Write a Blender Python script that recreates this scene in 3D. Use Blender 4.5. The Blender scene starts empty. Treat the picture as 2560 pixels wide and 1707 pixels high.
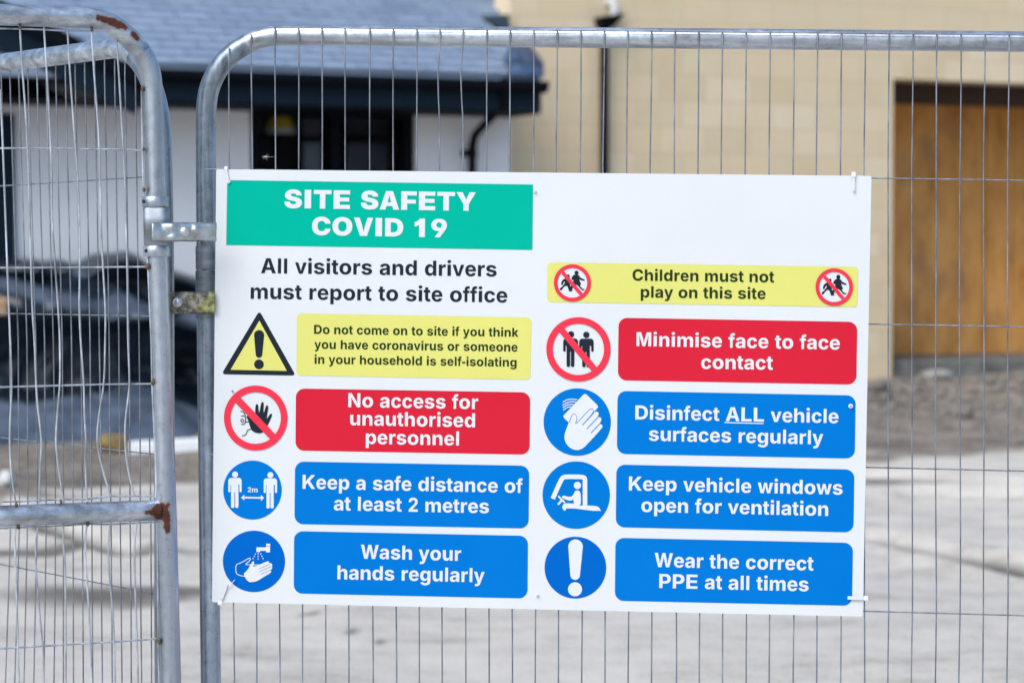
import bpy, bmesh, math, random, json
from mathutils import Vector, noise
from mathutils.geometry import delaunay_2d_cdt

# ------------------------------------------------------------------ camera, sky, sun, exposure
SC = bpy.context.scene
COL = SC.collection
LENS, CAM_H = 85.0, 1.6
FPX = LENS / 36.0 * 2560.0
PITCH = math.radians(1.995)
cam_data = bpy.data.cameras.new('camera')
cam_data.lens = LENS
cam_data.sensor_width = 36.0
cam_data.clip_start, cam_data.clip_end = 0.1, 2000.0
cam_data.dof.use_dof = True
cam_data.dof.focus_distance = 4.36
cam_data.dof.aperture_fstop = 4.6
cam = bpy.data.objects.new('camera', cam_data)
COL.objects.link(cam)
cam.location = (0, 0, CAM_H)
cam.rotation_euler = (math.pi / 2 - PITCH, 0, 0)
SC.camera = cam

SUN_DIR = Vector((-0.46, -0.62, 0.85)).normalized()
world = bpy.data.worlds.new('World')
SC.world = world
world.use_nodes = True
wn = world.node_tree
for n in list(wn.nodes):
    wn.nodes.remove(n)
sky = wn.nodes.new('ShaderNodeTexSky')
sky.sky_type = 'NISHITA'
sky.sun_disc = False
sky.sun_elevation = math.asin(SUN_DIR.z)
sky.sun_rotation = math.atan2(SUN_DIR.x, SUN_DIR.y)
sky.air_density, sky.dust_density, sky.ozone_density = 1.0, 2.5, 1.4
bg = wn.nodes.new('ShaderNodeBackground')
bg.inputs['Strength'].default_value = 0.15
wo = wn.nodes.new('ShaderNodeOutputWorld')
# cloud cover: an overcast sky is brightest overhead and dull towards the horizon
tc = wn.nodes.new('ShaderNodeTexCoord')
sp = wn.nodes.new('ShaderNodeSeparateXYZ')
wn.links.new(tc.outputs['Generated'], sp.inputs[0])
cr = wn.nodes.new('ShaderNodeValToRGB')
cr.color_ramp.elements[0].position, cr.color_ramp.elements[0].color = 0.0, (0.31, 0.335, 0.345, 1)
e2 = cr.color_ramp.elements.new(0.20)
e2.color = (0.67, 0.71, 0.71, 1)
cr.color_ramp.elements[-1].position, cr.color_ramp.elements[-1].color = 0.9, (0.95, 1.0, 0.985, 1)
wn.links.new(sp.outputs[2], cr.inputs[0])
mx = wn.nodes.new('ShaderNodeMix')
mx.data_type, mx.blend_type = 'RGBA', 'MULTIPLY'
mx.inputs[0].default_value = 1.0
wn.links.new(sky.outputs[0], mx.inputs[6])
wn.links.new(cr.outputs[0], mx.inputs[7])
wn.links.new(mx.outputs[2], bg.inputs[0])
wn.links.new(bg.outputs[0], wo.inputs[0])

sun_data = bpy.data.lights.new('sun', 'SUN')
sun_data.energy = 1.15
sun_data.angle = math.radians(42)
sun_data.color = (1.0, 0.99, 0.94)
sun = bpy.data.objects.new('sun', sun_data)
COL.objects.link(sun)
sun.rotation_euler = SUN_DIR.to_track_quat('Z', 'Y').to_euler()

SC.view_settings.view_transform = 'Standard'
SC.view_settings.look = 'None'
SC.view_settings.exposure = 0.73
SC.view_settings.gamma = 1.0

random.seed(7)

# ------------------------------------------------------------------ helpers
def ray(px, py):
    cx, cy = (px - 1280.0) / FPX, (853.5 - py) / FPX
    return (cx, math.cos(PITCH) + cy * math.sin(PITCH), -math.sin(PITCH) + cy * math.cos(PITCH))

class Upright:
    """A vertical plane standing in the site: s runs along it, off towards the street, z up."""
    def __init__(self, px, depth, yaw):
        r = ray(px, 643.0)
        k = depth / r[1]
        self.p = (r[0] * k, depth)
        a = math.radians(yaw)
        self.u = (math.cos(a), math.sin(a))
        self.n = (self.u[1], -self.u[0])
    def at(self, s, z, off=0.0):
        return Vector((self.p[0] + self.u[0] * s + self.n[0] * off, self.p[1] + self.u[1] * s + self.n[1] * off, z))
    def sz(self, px, py, off=0.0):
        r = ray(px, py)
        ax, ay = self.p[0] + self.n[0] * off, self.p[1] + self.n[1] * off
        t = (ax * self.n[0] + ay * self.n[1]) / (r[0] * self.n[0] + r[1] * self.n[1])
        x, y, z = r[0] * t, r[1] * t, CAM_H + r[2] * t
        return ((x - ax) * self.u[0] + (y - ay) * self.u[1], z)
    def pt(self, px, py, off=0.0):
        s, z = self.sz(px, py, off)
        return self.at(s, z, off)

class MB:
    def __init__(self):
        self.v, self.f, self.sm, self.at = [], [], [], {}
    def add(self, vs, fs, smooth=False):
        b = len(self.v)
        self.v += [tuple(x) for x in vs]
        for f in fs:
            self.f.append(tuple(b + i for i in f))
            self.sm.append(smooth)
        return b
    def hexa(self, c):
        """8 corners: bottom ring 0-3, top ring 4-7"""
        self.add(c, [(3, 2, 1, 0), (4, 5, 6, 7), (0, 1, 5, 4), (1, 2, 6, 5), (2, 3, 7, 6), (3, 0, 4, 7)])
    def slab(self, P, s0, s1, z0, z1, o0, o1):
        self.hexa([P.at(s0, z0, o1), P.at(s1, z0, o1), P.at(s1, z0, o0), P.at(s0, z0, o0),
                   P.at(s0, z1, o1), P.at(s1, z1, o1), P.at(s1, z1, o0), P.at(s0, z1, o0)])
    def tube(self, pts, r, n=8, caps=True, smooth=True, closed=False):
        pts = [Vector(p) for p in pts]
        m = len(pts)
        rs = r if isinstance(r, (list, tuple)) else [r] * m
        tans = []
        for i in range(m):
            if closed:
                t = pts[(i + 1) % m] - pts[i - 1]
            else:
                t = pts[min(i + 1, m - 1)] - pts[max(i - 1, 0)]
            tans.append(t.normalized())
        ref = Vector((0, -1, 0.013))
        if abs(tans[0].dot(ref)) > 0.95:
            ref = Vector((1, 0, 0.02))
        nrm = (ref - tans[0] * ref.dot(tans[0])).normalized()
        vs = []
        for i in range(m):
            t = tans[i]
            nrm = (nrm - t * nrm.dot(t)).normalized()
            bn = t.cross(nrm)
            for k in range(n):
                a = 2 * math.pi * k / n
                vs.append(pts[i] + (nrm * math.cos(a) + bn * math.sin(a)) * rs[i])
        fs = []
        for i in range(m if closed else m - 1):
            j = (i + 1) % m
            for k in range(n):
                k2 = (k + 1) % n
                fs.append((i * n + k, i * n + k2, j * n + k2, j * n + k))
        b = self.add(vs, fs, smooth)
        if caps and not closed:
            self.add(vs[:n][::-1], [tuple(range(n))])
            self.add(vs[-n:], [tuple(range(n))])
        return b
    def ball(self, c, rx, ry=None, rz=None, seg=12, rings=8, jitter=0.0, seed=0, smooth=True):
        ry = rx if ry is None else ry
        rz = rx if rz is None else rz
        c = Vector(c)
        vs = []
        for i in range(rings + 1):
            th = math.pi * i / rings
            for k in range(seg):
                a = 2 * math.pi * k / seg
                d = Vector((math.sin(th) * math.cos(a), math.sin(th) * math.sin(a), math.cos(th)))
                q = 1.0
                if jitter:
                    q += jitter * noise.noise(d * 1.7 + Vector((seed * 3.1, seed * 1.7, 0)))
                    q += jitter * 0.5 * noise.noise(d * 4.0 + Vector((seed * 2.3, 5, seed)))
                vs.append(c + Vector((d.x * rx * q, d.y * ry * q, d.z * rz * q)))
        fs = []
        for i in range(rings):
            for k in range(seg):
                k2 = (k + 1) % seg
                fs.append((i * seg + k, (i + 1) * seg + k, (i + 1) * seg + k2, i * seg + k2))
        self.add(vs, fs, smooth)
    def build(self, name, mat, parent=None, bevel=0.0, attrs=None):
        me = bpy.data.meshes.new(name)
        me.from_pydata(self.v, [], self.f)
        me.polygons.foreach_set('use_smooth', self.sm)
        for k, vals in (attrs or {}).items():
            a = me.attributes.new(k, 'FLOAT', 'POINT')
            a.data.foreach_set('value', vals)
        me.update()
        o = bpy.data.objects.new(name, me)
        COL.objects.link(o)
        me.materials.append(mat)
        if parent:
            o.parent = parent
        if bevel:
            md = o.modifiers.new('edge', 'BEVEL')
            md.width, md.segments, md.limit_method = bevel, 2, 'ANGLE'
        return o

def tag(o, label=None, cat=None, group=None, kind=None):
    if label: o['label'] = label
    if cat: o['category'] = cat
    if group: o['group'] = group
    if kind: o['kind'] = kind
    return o

def thing(name, label, cat, group=None):
    o = bpy.data.objects.new(name, None)
    COL.objects.link(o)
    return tag(o, label, cat, group)

def at_base(root, loc):
    """move a thing's origin to its base without moving its parts"""
    root.location = loc
    for c in root.children:
        c.location = -Vector(loc)

# ------------------------------------------------------------------ materials
def lin(r, g, b):
    f = lambda c: c / 12.92 if c <= 0.04045 else ((c + 0.055) / 1.055) ** 2.4
    return (f(r / 255), f(g / 255), f(b / 255))

class Mat:
    def __init__(self, name):
        self.m = bpy.data.materials.new(name)
        self.m.use_nodes = True
        self.t = self.m.node_tree
        self.p = self.t.nodes['Principled BSDF']
    def n(self, typ, **kw):
        nd = self.t.nodes.new(typ)
        for k, v in kw.items():
            if k in nd.inputs.keys():
                nd.inputs[k].default_value = v
            else:
                setattr(nd, k, v)
        return nd
    def l(self, a, b):
        self.t.links.new(a, b)
    def coord(self, scale=(1, 1, 1)):
        tc = self.n('ShaderNodeNewGeometry')
        mp = self.n('ShaderNodeMapping')
        mp.inputs['Scale'].default_value = scale
        self.l(tc.outputs['Position'], mp.inputs['Vector'])
        return mp.outputs[0]
    def noise(self, scale, detail=4, rough=0.55, co=None):
        nd = self.n('ShaderNodeTexNoise')
        nd.inputs['Scale'].default_value = scale
        nd.inputs['Detail'].default_value = detail
        nd.inputs['Roughness'].default_value = rough
        if co is None:
            co = self.coord()
        self.l(co, nd.inputs['Vector'])
        return nd.outputs['Fac']
    def ramp(self, fac, stops):
        nd = self.n('ShaderNodeValToRGB')
        e = nd.color_ramp.elements
        while len(e) < len(stops):
            e.new(0.5)
        for el, (p, c) in zip(e, stops):
            el.position = p
            el.color = (*c, 1) if len(c) == 3 else c
        self.l(fac, nd.inputs['Fac'])
        return nd.outputs['Color']
    def mix(self, fac, a, b, mode='MIX'):
        nd = self.n('ShaderNodeMix')
        nd.data_type = 'RGBA'
        nd.blend_type = mode
        for sock, val in ((nd.inputs[0], fac), (nd.inputs[6], a), (nd.inputs[7], b)):
            if hasattr(val, 'links'):
                self.l(val, sock)
            elif isinstance(val, (tuple, list)):
                sock.default_value = (*val, 1) if len(val) == 3 else val
            else:
                sock.default_value = val
        return nd.outputs[2]
    def math(self, op, a, b=0.0, clamp=False):
        nd = self.n('ShaderNodeMath')
        nd.operation = op
        nd.use_clamp = clamp
        for sock, val in ((nd.inputs[0], a), (nd.inputs[1], b)):
            if hasattr(val, 'links'):
                self.l(val, sock)
            else:
                sock.default_value = val
        return nd.outputs[0]
    def bump(self, h, strength=0.3, dist=0.01):
        nd = self.n('ShaderNodeBump')
        nd.inputs['Strength'].default_value = strength
        nd.inputs['Distance'].default_value = dist
        self.l(h, nd.inputs['Height'])
        self.l(nd.outputs[0], self.p.inputs['Normal'])
    def set(self, color=None, rough=None, metal=None, spec=None):
        for key, v in (('Base Color', color), ('Roughness', rough), ('Metallic', metal), ('Specular IOR Level', spec)):
            if v is None:
                continue
            if hasattr(v, 'links'):
                self.l(v, self.p.inputs[key])
            else:
                self.p.inputs[key].default_value = (*v, 1) if isinstance(v, tuple) and len(v) == 3 else v
        return self

def simple(name, color, rough=0.5, metal=0.0, spec=0.5, var=0.08, scale=30.0):
    m = Mat(name)
    f = m.noise(scale)
    lo = tuple(c * (1 - var) for c in color)
    hi = tuple(min(1, c * (1 + var)) for c in color)
    m.set(m.ramp(f, [(0.3, lo), (0.7, hi)]), rough, metal, spec)
    return m.m

def galvanised(name, base, along=(1, 1, 1), rough=(0.24, 0.46), rust=False, metal=0.88, con=1.0):
    m = Mat(name)
    blotch = m.noise(55, 5, 0.65)
    streak = m.noise(48, 5, 0.6, m.coord(along))
    fine = m.noise(420, 3, 0.6)
    big = m.noise(7, 3, 0.5)
    f = m.math('ADD', m.math('MULTIPLY', blotch, 0.25), m.math('MULTIPLY', streak, 0.75))
    f = m.math('ADD', m.math('MULTIPLY', f, 0.8), m.math('MULTIPLY', big, 0.2))
    c = m.ramp(f, [(0.34, tuple(x * 0.42 ** con for x in base)), (0.44, tuple(x * 0.70 ** con for x in base)), (0.53, base),
                   (0.64, tuple(min(1, x * 1.45 ** con) for x in base))])
    scr = m.ramp(m.noise(90, 6, 0.75, m.coord(tuple(0.35 + 0.65 * a for a in along))), [(0.30, (0.45, 0.47, 0.5)), (0.40, (1, 1, 1))])
    c = m.mix(0.55, c, m.mix(1.0, c, scr, 'MULTIPLY'))
    rg = m.ramp(m.math('ADD', m.math('MULTIPLY', blotch, 0.7), m.math('MULTIPLY', fine, 0.3)),
                [(0.35, (rough[0],) * 3), (0.65, (rough[1],) * 3)])
    mt = metal
    if rust:
        at = m.n('ShaderNodeAttribute')
        at.attribute_name = 'rust'
        rn = m.noise(110, 6, 0.7)
        v = m.math('ADD', at.outputs['Fac'], m.math('MULTIPLY', m.math('SUBTRACT', rn, 0.5), 0.85))
        grey = m.ramp(v, [(0.16, (0, 0, 0)), (0.30, (1, 1, 1))])
        mask = m.ramp(v, [(0.36, (0, 0, 0)), (0.42, (1, 1, 1))])
        rcol = m.ramp(v, [(0.37, (0.30, 0.135, 0.035)), (0.44, (0.135, 0.036, 0.010)), (0.58, (0.060, 0.015, 0.009)),
                          (0.95, (0.034, 0.011, 0.009))])
        rcol = m.mix(m.ramp(m.noise(260, 4, 0.7), [(0.45, (0, 0, 0)), (0.6, (0.45, 0.45, 0.45))]), rcol, (0.11, 0.034, 0.014))
        c = m.mix(m.math('MULTIPLY', grey, 0.45), c, (0.17, 0.19, 0.23))
        c = m.mix(mask, c, rcol)
        rg = m.mix(mask, rg, (0.85, 0.85, 0.85))
        inv = m.math('SUBTRACT', 1.0, mask)
        mt = m.math('MULTIPLY', inv, metal)
    m.set(c, rg, mt)
    m.bump(m.math('ADD', blotch, m.math('MULTIPLY', fine, 0.4)), 0.12, 0.0015)
    return m.m

M = {}
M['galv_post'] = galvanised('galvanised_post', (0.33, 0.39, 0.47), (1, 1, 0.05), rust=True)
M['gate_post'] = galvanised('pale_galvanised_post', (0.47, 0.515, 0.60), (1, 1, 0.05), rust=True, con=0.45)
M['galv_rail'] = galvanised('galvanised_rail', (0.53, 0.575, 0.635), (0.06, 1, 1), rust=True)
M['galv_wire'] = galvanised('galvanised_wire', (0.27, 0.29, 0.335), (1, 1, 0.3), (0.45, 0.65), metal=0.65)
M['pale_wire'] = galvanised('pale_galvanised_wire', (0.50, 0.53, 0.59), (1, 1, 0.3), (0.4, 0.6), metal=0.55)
M['sleeve'] = galvanised('scuffed_sleeve', (0.25, 0.28, 0.32), (0.2, 0.2, 1), (0.4, 0.6), rust=True)
M['galv_clamp'] = galvanised('galvanised_clamp', (0.50, 0.545, 0.57), (1, 1, 1), (0.26, 0.42), con=0.5)
M['bolt'] = simple('zinc_bolt', (0.60, 0.61, 0.63), 0.33, 0.85, var=0.15, scale=120)

def mossy():
    m = Mat('mossy_zinc')
    f = m.noise(60, 6, 0.7)
    base = m.ramp(f, [(0.38, (0.04, 0.045, 0.04)), (0.5, (0.19, 0.175, 0.135)), (0.62, (0.42, 0.40, 0.35))])
    at = m.n('ShaderNodeAttribute')
    at.attribute_name = 'moss'
    k = m.math('ADD', at.outputs['Fac'], m.math('MULTIPLY', m.math('SUBTRACT', m.noise(42, 5, 0.6), 0.5), 1.5))
    mk = m.ramp(k, [(0.42, (0, 0, 0)), (0.55, (1, 1, 1))])
    green = m.ramp(m.noise(90, 4), [(0.38, (0.10, 0.11, 0.03)), (0.6, (0.36, 0.36, 0.16))])
    m.set(m.mix(mk, base, green), 0.6, m.math('MULTIPLY', m.math('SUBTRACT', 1.0, mk), 0.5))
    return m.m
M['mossy'] = mossy()
M['weld'] = simple('rusty_weld', (0.13, 0.085, 0.045), 0.8, 0.1, var=0.6, scale=300)
M['dark_gap'] = simple('dark_hole', (0.02, 0.02, 0.022), 0.7)

def printed(name, color, rough=0.65, var=0.03, spec=0.02):
    m = Mat(name)
    weave = m.noise(900, 2, 0.5)
    smudge = m.noise(4, 5, 0.6)
    f = m.math('ADD', m.math('MULTIPLY', weave, 0.5), m.math('MULTIPLY', smudge, 0.5))
    lo = tuple(c * (1 - var) for c in color)
    hi = tuple(min(1, c * (1 + var) + 0.002) for c in color)
    m.set(m.ramp(f, [(0.35, lo), (0.65, hi)]), rough, 0.0, spec)
    return m.m
M['board'] = printed('white_sign_plastic', (0.685, 0.71, 0.74), 0.5, 0.03, 0.2)
M['green'] = printed('sign_green', (0.0, 0.425, 0.305))
M['yellow'] = printed('sign_yellow', (0.69, 0.675, 0.185))
M['red'] = printed('sign_red', (0.62, 0.018, 0.042))
M['ring_red'] = printed('sign_ring_red', (0.78, 0.042, 0.078))
M['blue'] = printed('sign_blue', (0.0, 0.168, 0.575))
M['deep_blue'] = printed('sign_deep_blue', (0.0, 0.12, 0.51))
M['ink'] = printed('sign_ink', (0.018, 0.025, 0.037))
M['green_ink'] = printed('sign_green_ink', (0.020, 0.045, 0.014))
M['white_ink'] = printed('sign_white', (0.685, 0.715, 0.745), 0.5, 0.015, 0.25)
M['tie'] = simple('white_nylon', (0.78, 0.79, 0.80), 0.4)
M['clear'] = simple('milky_nylon', (0.70, 0.72, 0.74), 0.35)

def slate():
    m = Mat('grey_slate')
    at = m.n('ShaderNodeAttribute')
    at.attribute_name = 'tone'
    f = m.noise(9, 5, 0.6)
    v = m.math('ADD', m.math('MULTIPLY', at.outputs['Fac'], 0.75), m.math('MULTIPLY', f, 0.25))
    m.set(m.ramp(v, [(0.0, (0.215, 0.28, 0.395)), (0.5, (0.275, 0.35, 0.475)), (1.0, (0.335, 0.41, 0.535))]),
          m.ramp(f, [(0.3, (0.42,) * 3), (0.7, (0.6,) * 3)]), 0.0, 0.5)
    return m.m
M['slate'] = slate()
M['navy'] = simple('dark_navy_trim', (0.010, 0.021, 0.034), 0.6, spec=0.06)
M['black'] = simple('black_trim', (0.004, 0.006, 0.010), 0.6, spec=0.07)
M['lead'] = simple('lead_flashing', (0.035, 0.06, 0.085), 0.5)
M['membrane'] = simple('blue_membrane', (0.045, 0.085, 0.17), 0.4, var=0.6, scale=9)

def render_coat():
    m = Mat('white_render')
    a = m.noise(0.9, 5, 0.6)
    b = m.noise(160, 3)
    c = m.ramp(a, [(0.3, (0.80, 0.82, 0.865)), (0.7, (0.85, 0.865, 0.905))])
    m.set(c, 0.85, 0.0, 0.2)
    m.bump(b, 0.25, 0.002)
    return m.m
M['render_coat'] = render_coat()

def ashlar(W):
    m = Mat('buff_block')
    # coordinates along the wall face: s and z
    g = m.n('ShaderNodeNewGeometry')
    sep = m.n('ShaderNodeSeparateXYZ')
    m.l(g.outputs['Position'], sep.inputs[0])
    s = m.math('ADD', m.math('MULTIPLY', sep.outputs[0], W.u[0]), m.math('MULTIPLY', sep.outputs[1], W.u[1]))
    cb = m.n('ShaderNodeCombineXYZ')
    m.l(s, cb.inputs[0])
    m.l(sep.outputs[2], cb.inputs[1])
    br = m.n('ShaderNodeTexBrick')
    m.l(cb.outputs[0], br.inputs['Vector'])
    br.offset = 0.5
    for k, v in (('Color1', (0.0, 0.0, 0.0, 1)), ('Color2', (1, 1, 1, 1)), ('Mortar', (0.5, 0.5, 0.5, 1)), ('Scale', 1.0),
                 ('Mortar Size', 0.006), ('Brick Width', 0.40), ('Row Height', 0.20), ('Bias', 0.0)):
        br.inputs[k].default_value = v
    tone = m.math('ADD', m.math('MULTIPLY', br.outputs['Color'], 0.6), m.math('MULTIPLY', m.noise(3.0, 5, 0.6), 0.4))
    c = m.ramp(tone, [(0.08, (0.635, 0.495, 0.31)), (0.32, (0.715, 0.605, 0.42)), (0.6, (0.735, 0.59, 0.40)), (0.9, (0.77, 0.675, 0.51))])
    c = m.mix(m.math('MULTIPLY', br.outputs['Fac'], 0.35), c, (0.47, 0.40, 0.28))
    grain = m.ramp(m.noise(60, 5, 0.7), [(0.3, (0.93, 0.93, 0.93)), (0.7, (1.04, 1.04, 1.04))])
    c = m.mix(1.0, c, grain, 'MULTIPLY')
    m.set(c, 0.9, 0.0, 0.2)
    m.bump(m.math('SUBTRACT', m.noise(90, 4), m.math('MULTIPLY', br.outputs['Fac'], 1.2)), 0.35, 0.004)
    return m.m

def timber():
    m = Mat('stained_timber_sheet')
    grain = m.noise(4.5, 6, 0.65, m.coord((1, 1, 0.4)))
    knot = m.noise(2.6, 4, 0.6, m.coord((1, 1, 0.6)))
    c = m.ramp(grain, [(0.30, (0.42, 0.185, 0.045)), (0.42, (0.66, 0.325, 0.095)), (0.58, (0.78, 0.41, 0.13)), (0.75, (0.82, 0.49, 0.21))])
    c = m.mix(m.ramp(knot, [(0.55, (0, 0, 0)), (0.72, (0.6, 0.6, 0.6))]), c, (0.27, 0.165, 0.11))
    m.set(c, 0.7, 0.0, 0.25)
    return m.m
M['timber'] = timber()
M['timber_and_shade'] = simple('dark_timber_and_shade', (0.035, 0.015, 0.006), 0.75, var=0.3, scale=6)  # serves the window's inner frame and the doorway's painted shade strip
M['dark_red'] = simple('dark_red_board', (0.055, 0.006, 0.006), 0.7)
M['concrete'] = simple('dark_concrete', (0.17, 0.165, 0.155), 0.95, spec=0.2, var=0.4, scale=7)
M['glass'] = simple('window_glass', (0.012, 0.015, 0.02), 0.08, 0.0, 0.5, 0.0)
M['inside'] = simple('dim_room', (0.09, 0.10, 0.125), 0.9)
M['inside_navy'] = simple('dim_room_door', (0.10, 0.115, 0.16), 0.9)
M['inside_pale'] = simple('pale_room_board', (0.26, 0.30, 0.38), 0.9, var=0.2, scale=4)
M['yellow_thing'] = simple('dull_yellow', (0.62, 0.44, 0.03), 0.6)
M['white_thing'] = simple('dull_white', (0.55, 0.55, 0.56), 0.6)

def real_glass():
    m = Mat('clear_pane')
    m.set((0.9, 0.93, 0.95), 0.02, 0.0, 0.5)
    m.p.inputs['Transmission Weight'].default_value = 1.0
    m.p.inputs['IOR'].default_value = 1.05
    return m.m

def tarp():
    m = Mat('black_polythene')
    a = m.noise(3.0, 5, 0.6)
    c = m.ramp(a, [(0.3, (0.007, 0.013, 0.020)), (0.7, (0.016, 0.026, 0.042))])
    m.set(c, m.ramp(m.noise(5, 4), [(0.3, (0.26,) * 3), (0.7, (0.42,) * 3)]), 0.0, 0.4)
    m.p.inputs['Coat Weight'].default_value = 0.12
    m.p.inputs['Coat Roughness'].default_value = 0.3
    m.bump(m.noise(5, 4, 0.6), 0.5, 0.05)
    return m.m
M['tarp'] = tarp()
M['lit_sheet'] = simple('lit_polythene', (0.080, 0.106, 0.155), 0.42, 0.0, 0.5, 0.45, 5.5)  # paler copy of the polythene: sky light on folds painted into the colour

def soil():
    m = Mat('site_ground')
    at = m.n('ShaderNodeAttribute'); at.attribute_name = 'spoil'
    dp = m.n('ShaderNodeAttribute'); dp.attribute_name = 'damp'
    big = m.noise(0.8, 6, 0.62)
    mid = m.noise(4.0, 6, 0.65)
    fine = m.noise(38, 6, 0.7)
    drag = m.noise(3.2, 6, 0.65, m.coord((0.4, 1.5, 1)))
    f = m.math('ADD', m.math('MULTIPLY', drag, 0.45), m.math('ADD', m.math('MULTIPLY', mid, 0.3), m.math('MULTIPLY', fine, 0.25)))
    pale = m.ramp(f, [(0.33, (0.25, 0.226, 0.20)), (0.42, (0.43, 0.398, 0.362)), (0.50, (0.545, 0.508, 0.468)), (0.64, (0.62, 0.582, 0.54))])
    f2 = m.math('ADD', m.math('MULTIPLY', mid, 0.55), m.math('MULTIPLY', fine, 0.45))
    brown = m.ramp(f2, [(0.34, (0.075, 0.066, 0.057)), (0.45, (0.18, 0.156, 0.134)), (0.56, (0.27, 0.235, 0.205)), (0.7, (0.40, 0.375, 0.35))])
    k = m.math('ADD', at.outputs['Fac'], m.math('MULTIPLY', m.math('SUBTRACT', mid, 0.5), 0.9))
    c = m.mix(m.ramp(k, [(0.38, (0, 0, 0)), (0.62, (1, 1, 1))]), pale, brown)
    d = m.math('ADD', dp.outputs['Fac'], m.math('MULTIPLY', m.math('SUBTRACT', mid, 0.5), 0.5))
    c = m.mix(m.ramp(d, [(0.25, (0, 0, 0)), (0.75, (0.95, 0.95, 0.95))]), c, (0.13, 0.118, 0.105))
    m.set(c, 0.95, 0.0, 0.15)
    m.bump(m.math('ADD', mid, m.math('MULTIPLY', fine, 0.6)), 0.6, 0.03)
    return m.m
M['soil'] = soil()
def stone_mat(name, c):
    return simple(name, c, 0.95, 0.0, 0.2, 0.35, 12)
M['rubble'] = stone_mat('rubble_stone', (0.21, 0.19, 0.17))
M['pale_stone'] = stone_mat('pale_stone', (0.26, 0.25, 0.245))
M['ochre'] = stone_mat('ochre_sack', (0.21, 0.15, 0.06))
M['tan'] = stone_mat('tan_brick', (0.50, 0.33, 0.20))
M['fluff'] = simple('seed_fluff', (0.8, 0.8, 0.8), 0.9)

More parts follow.
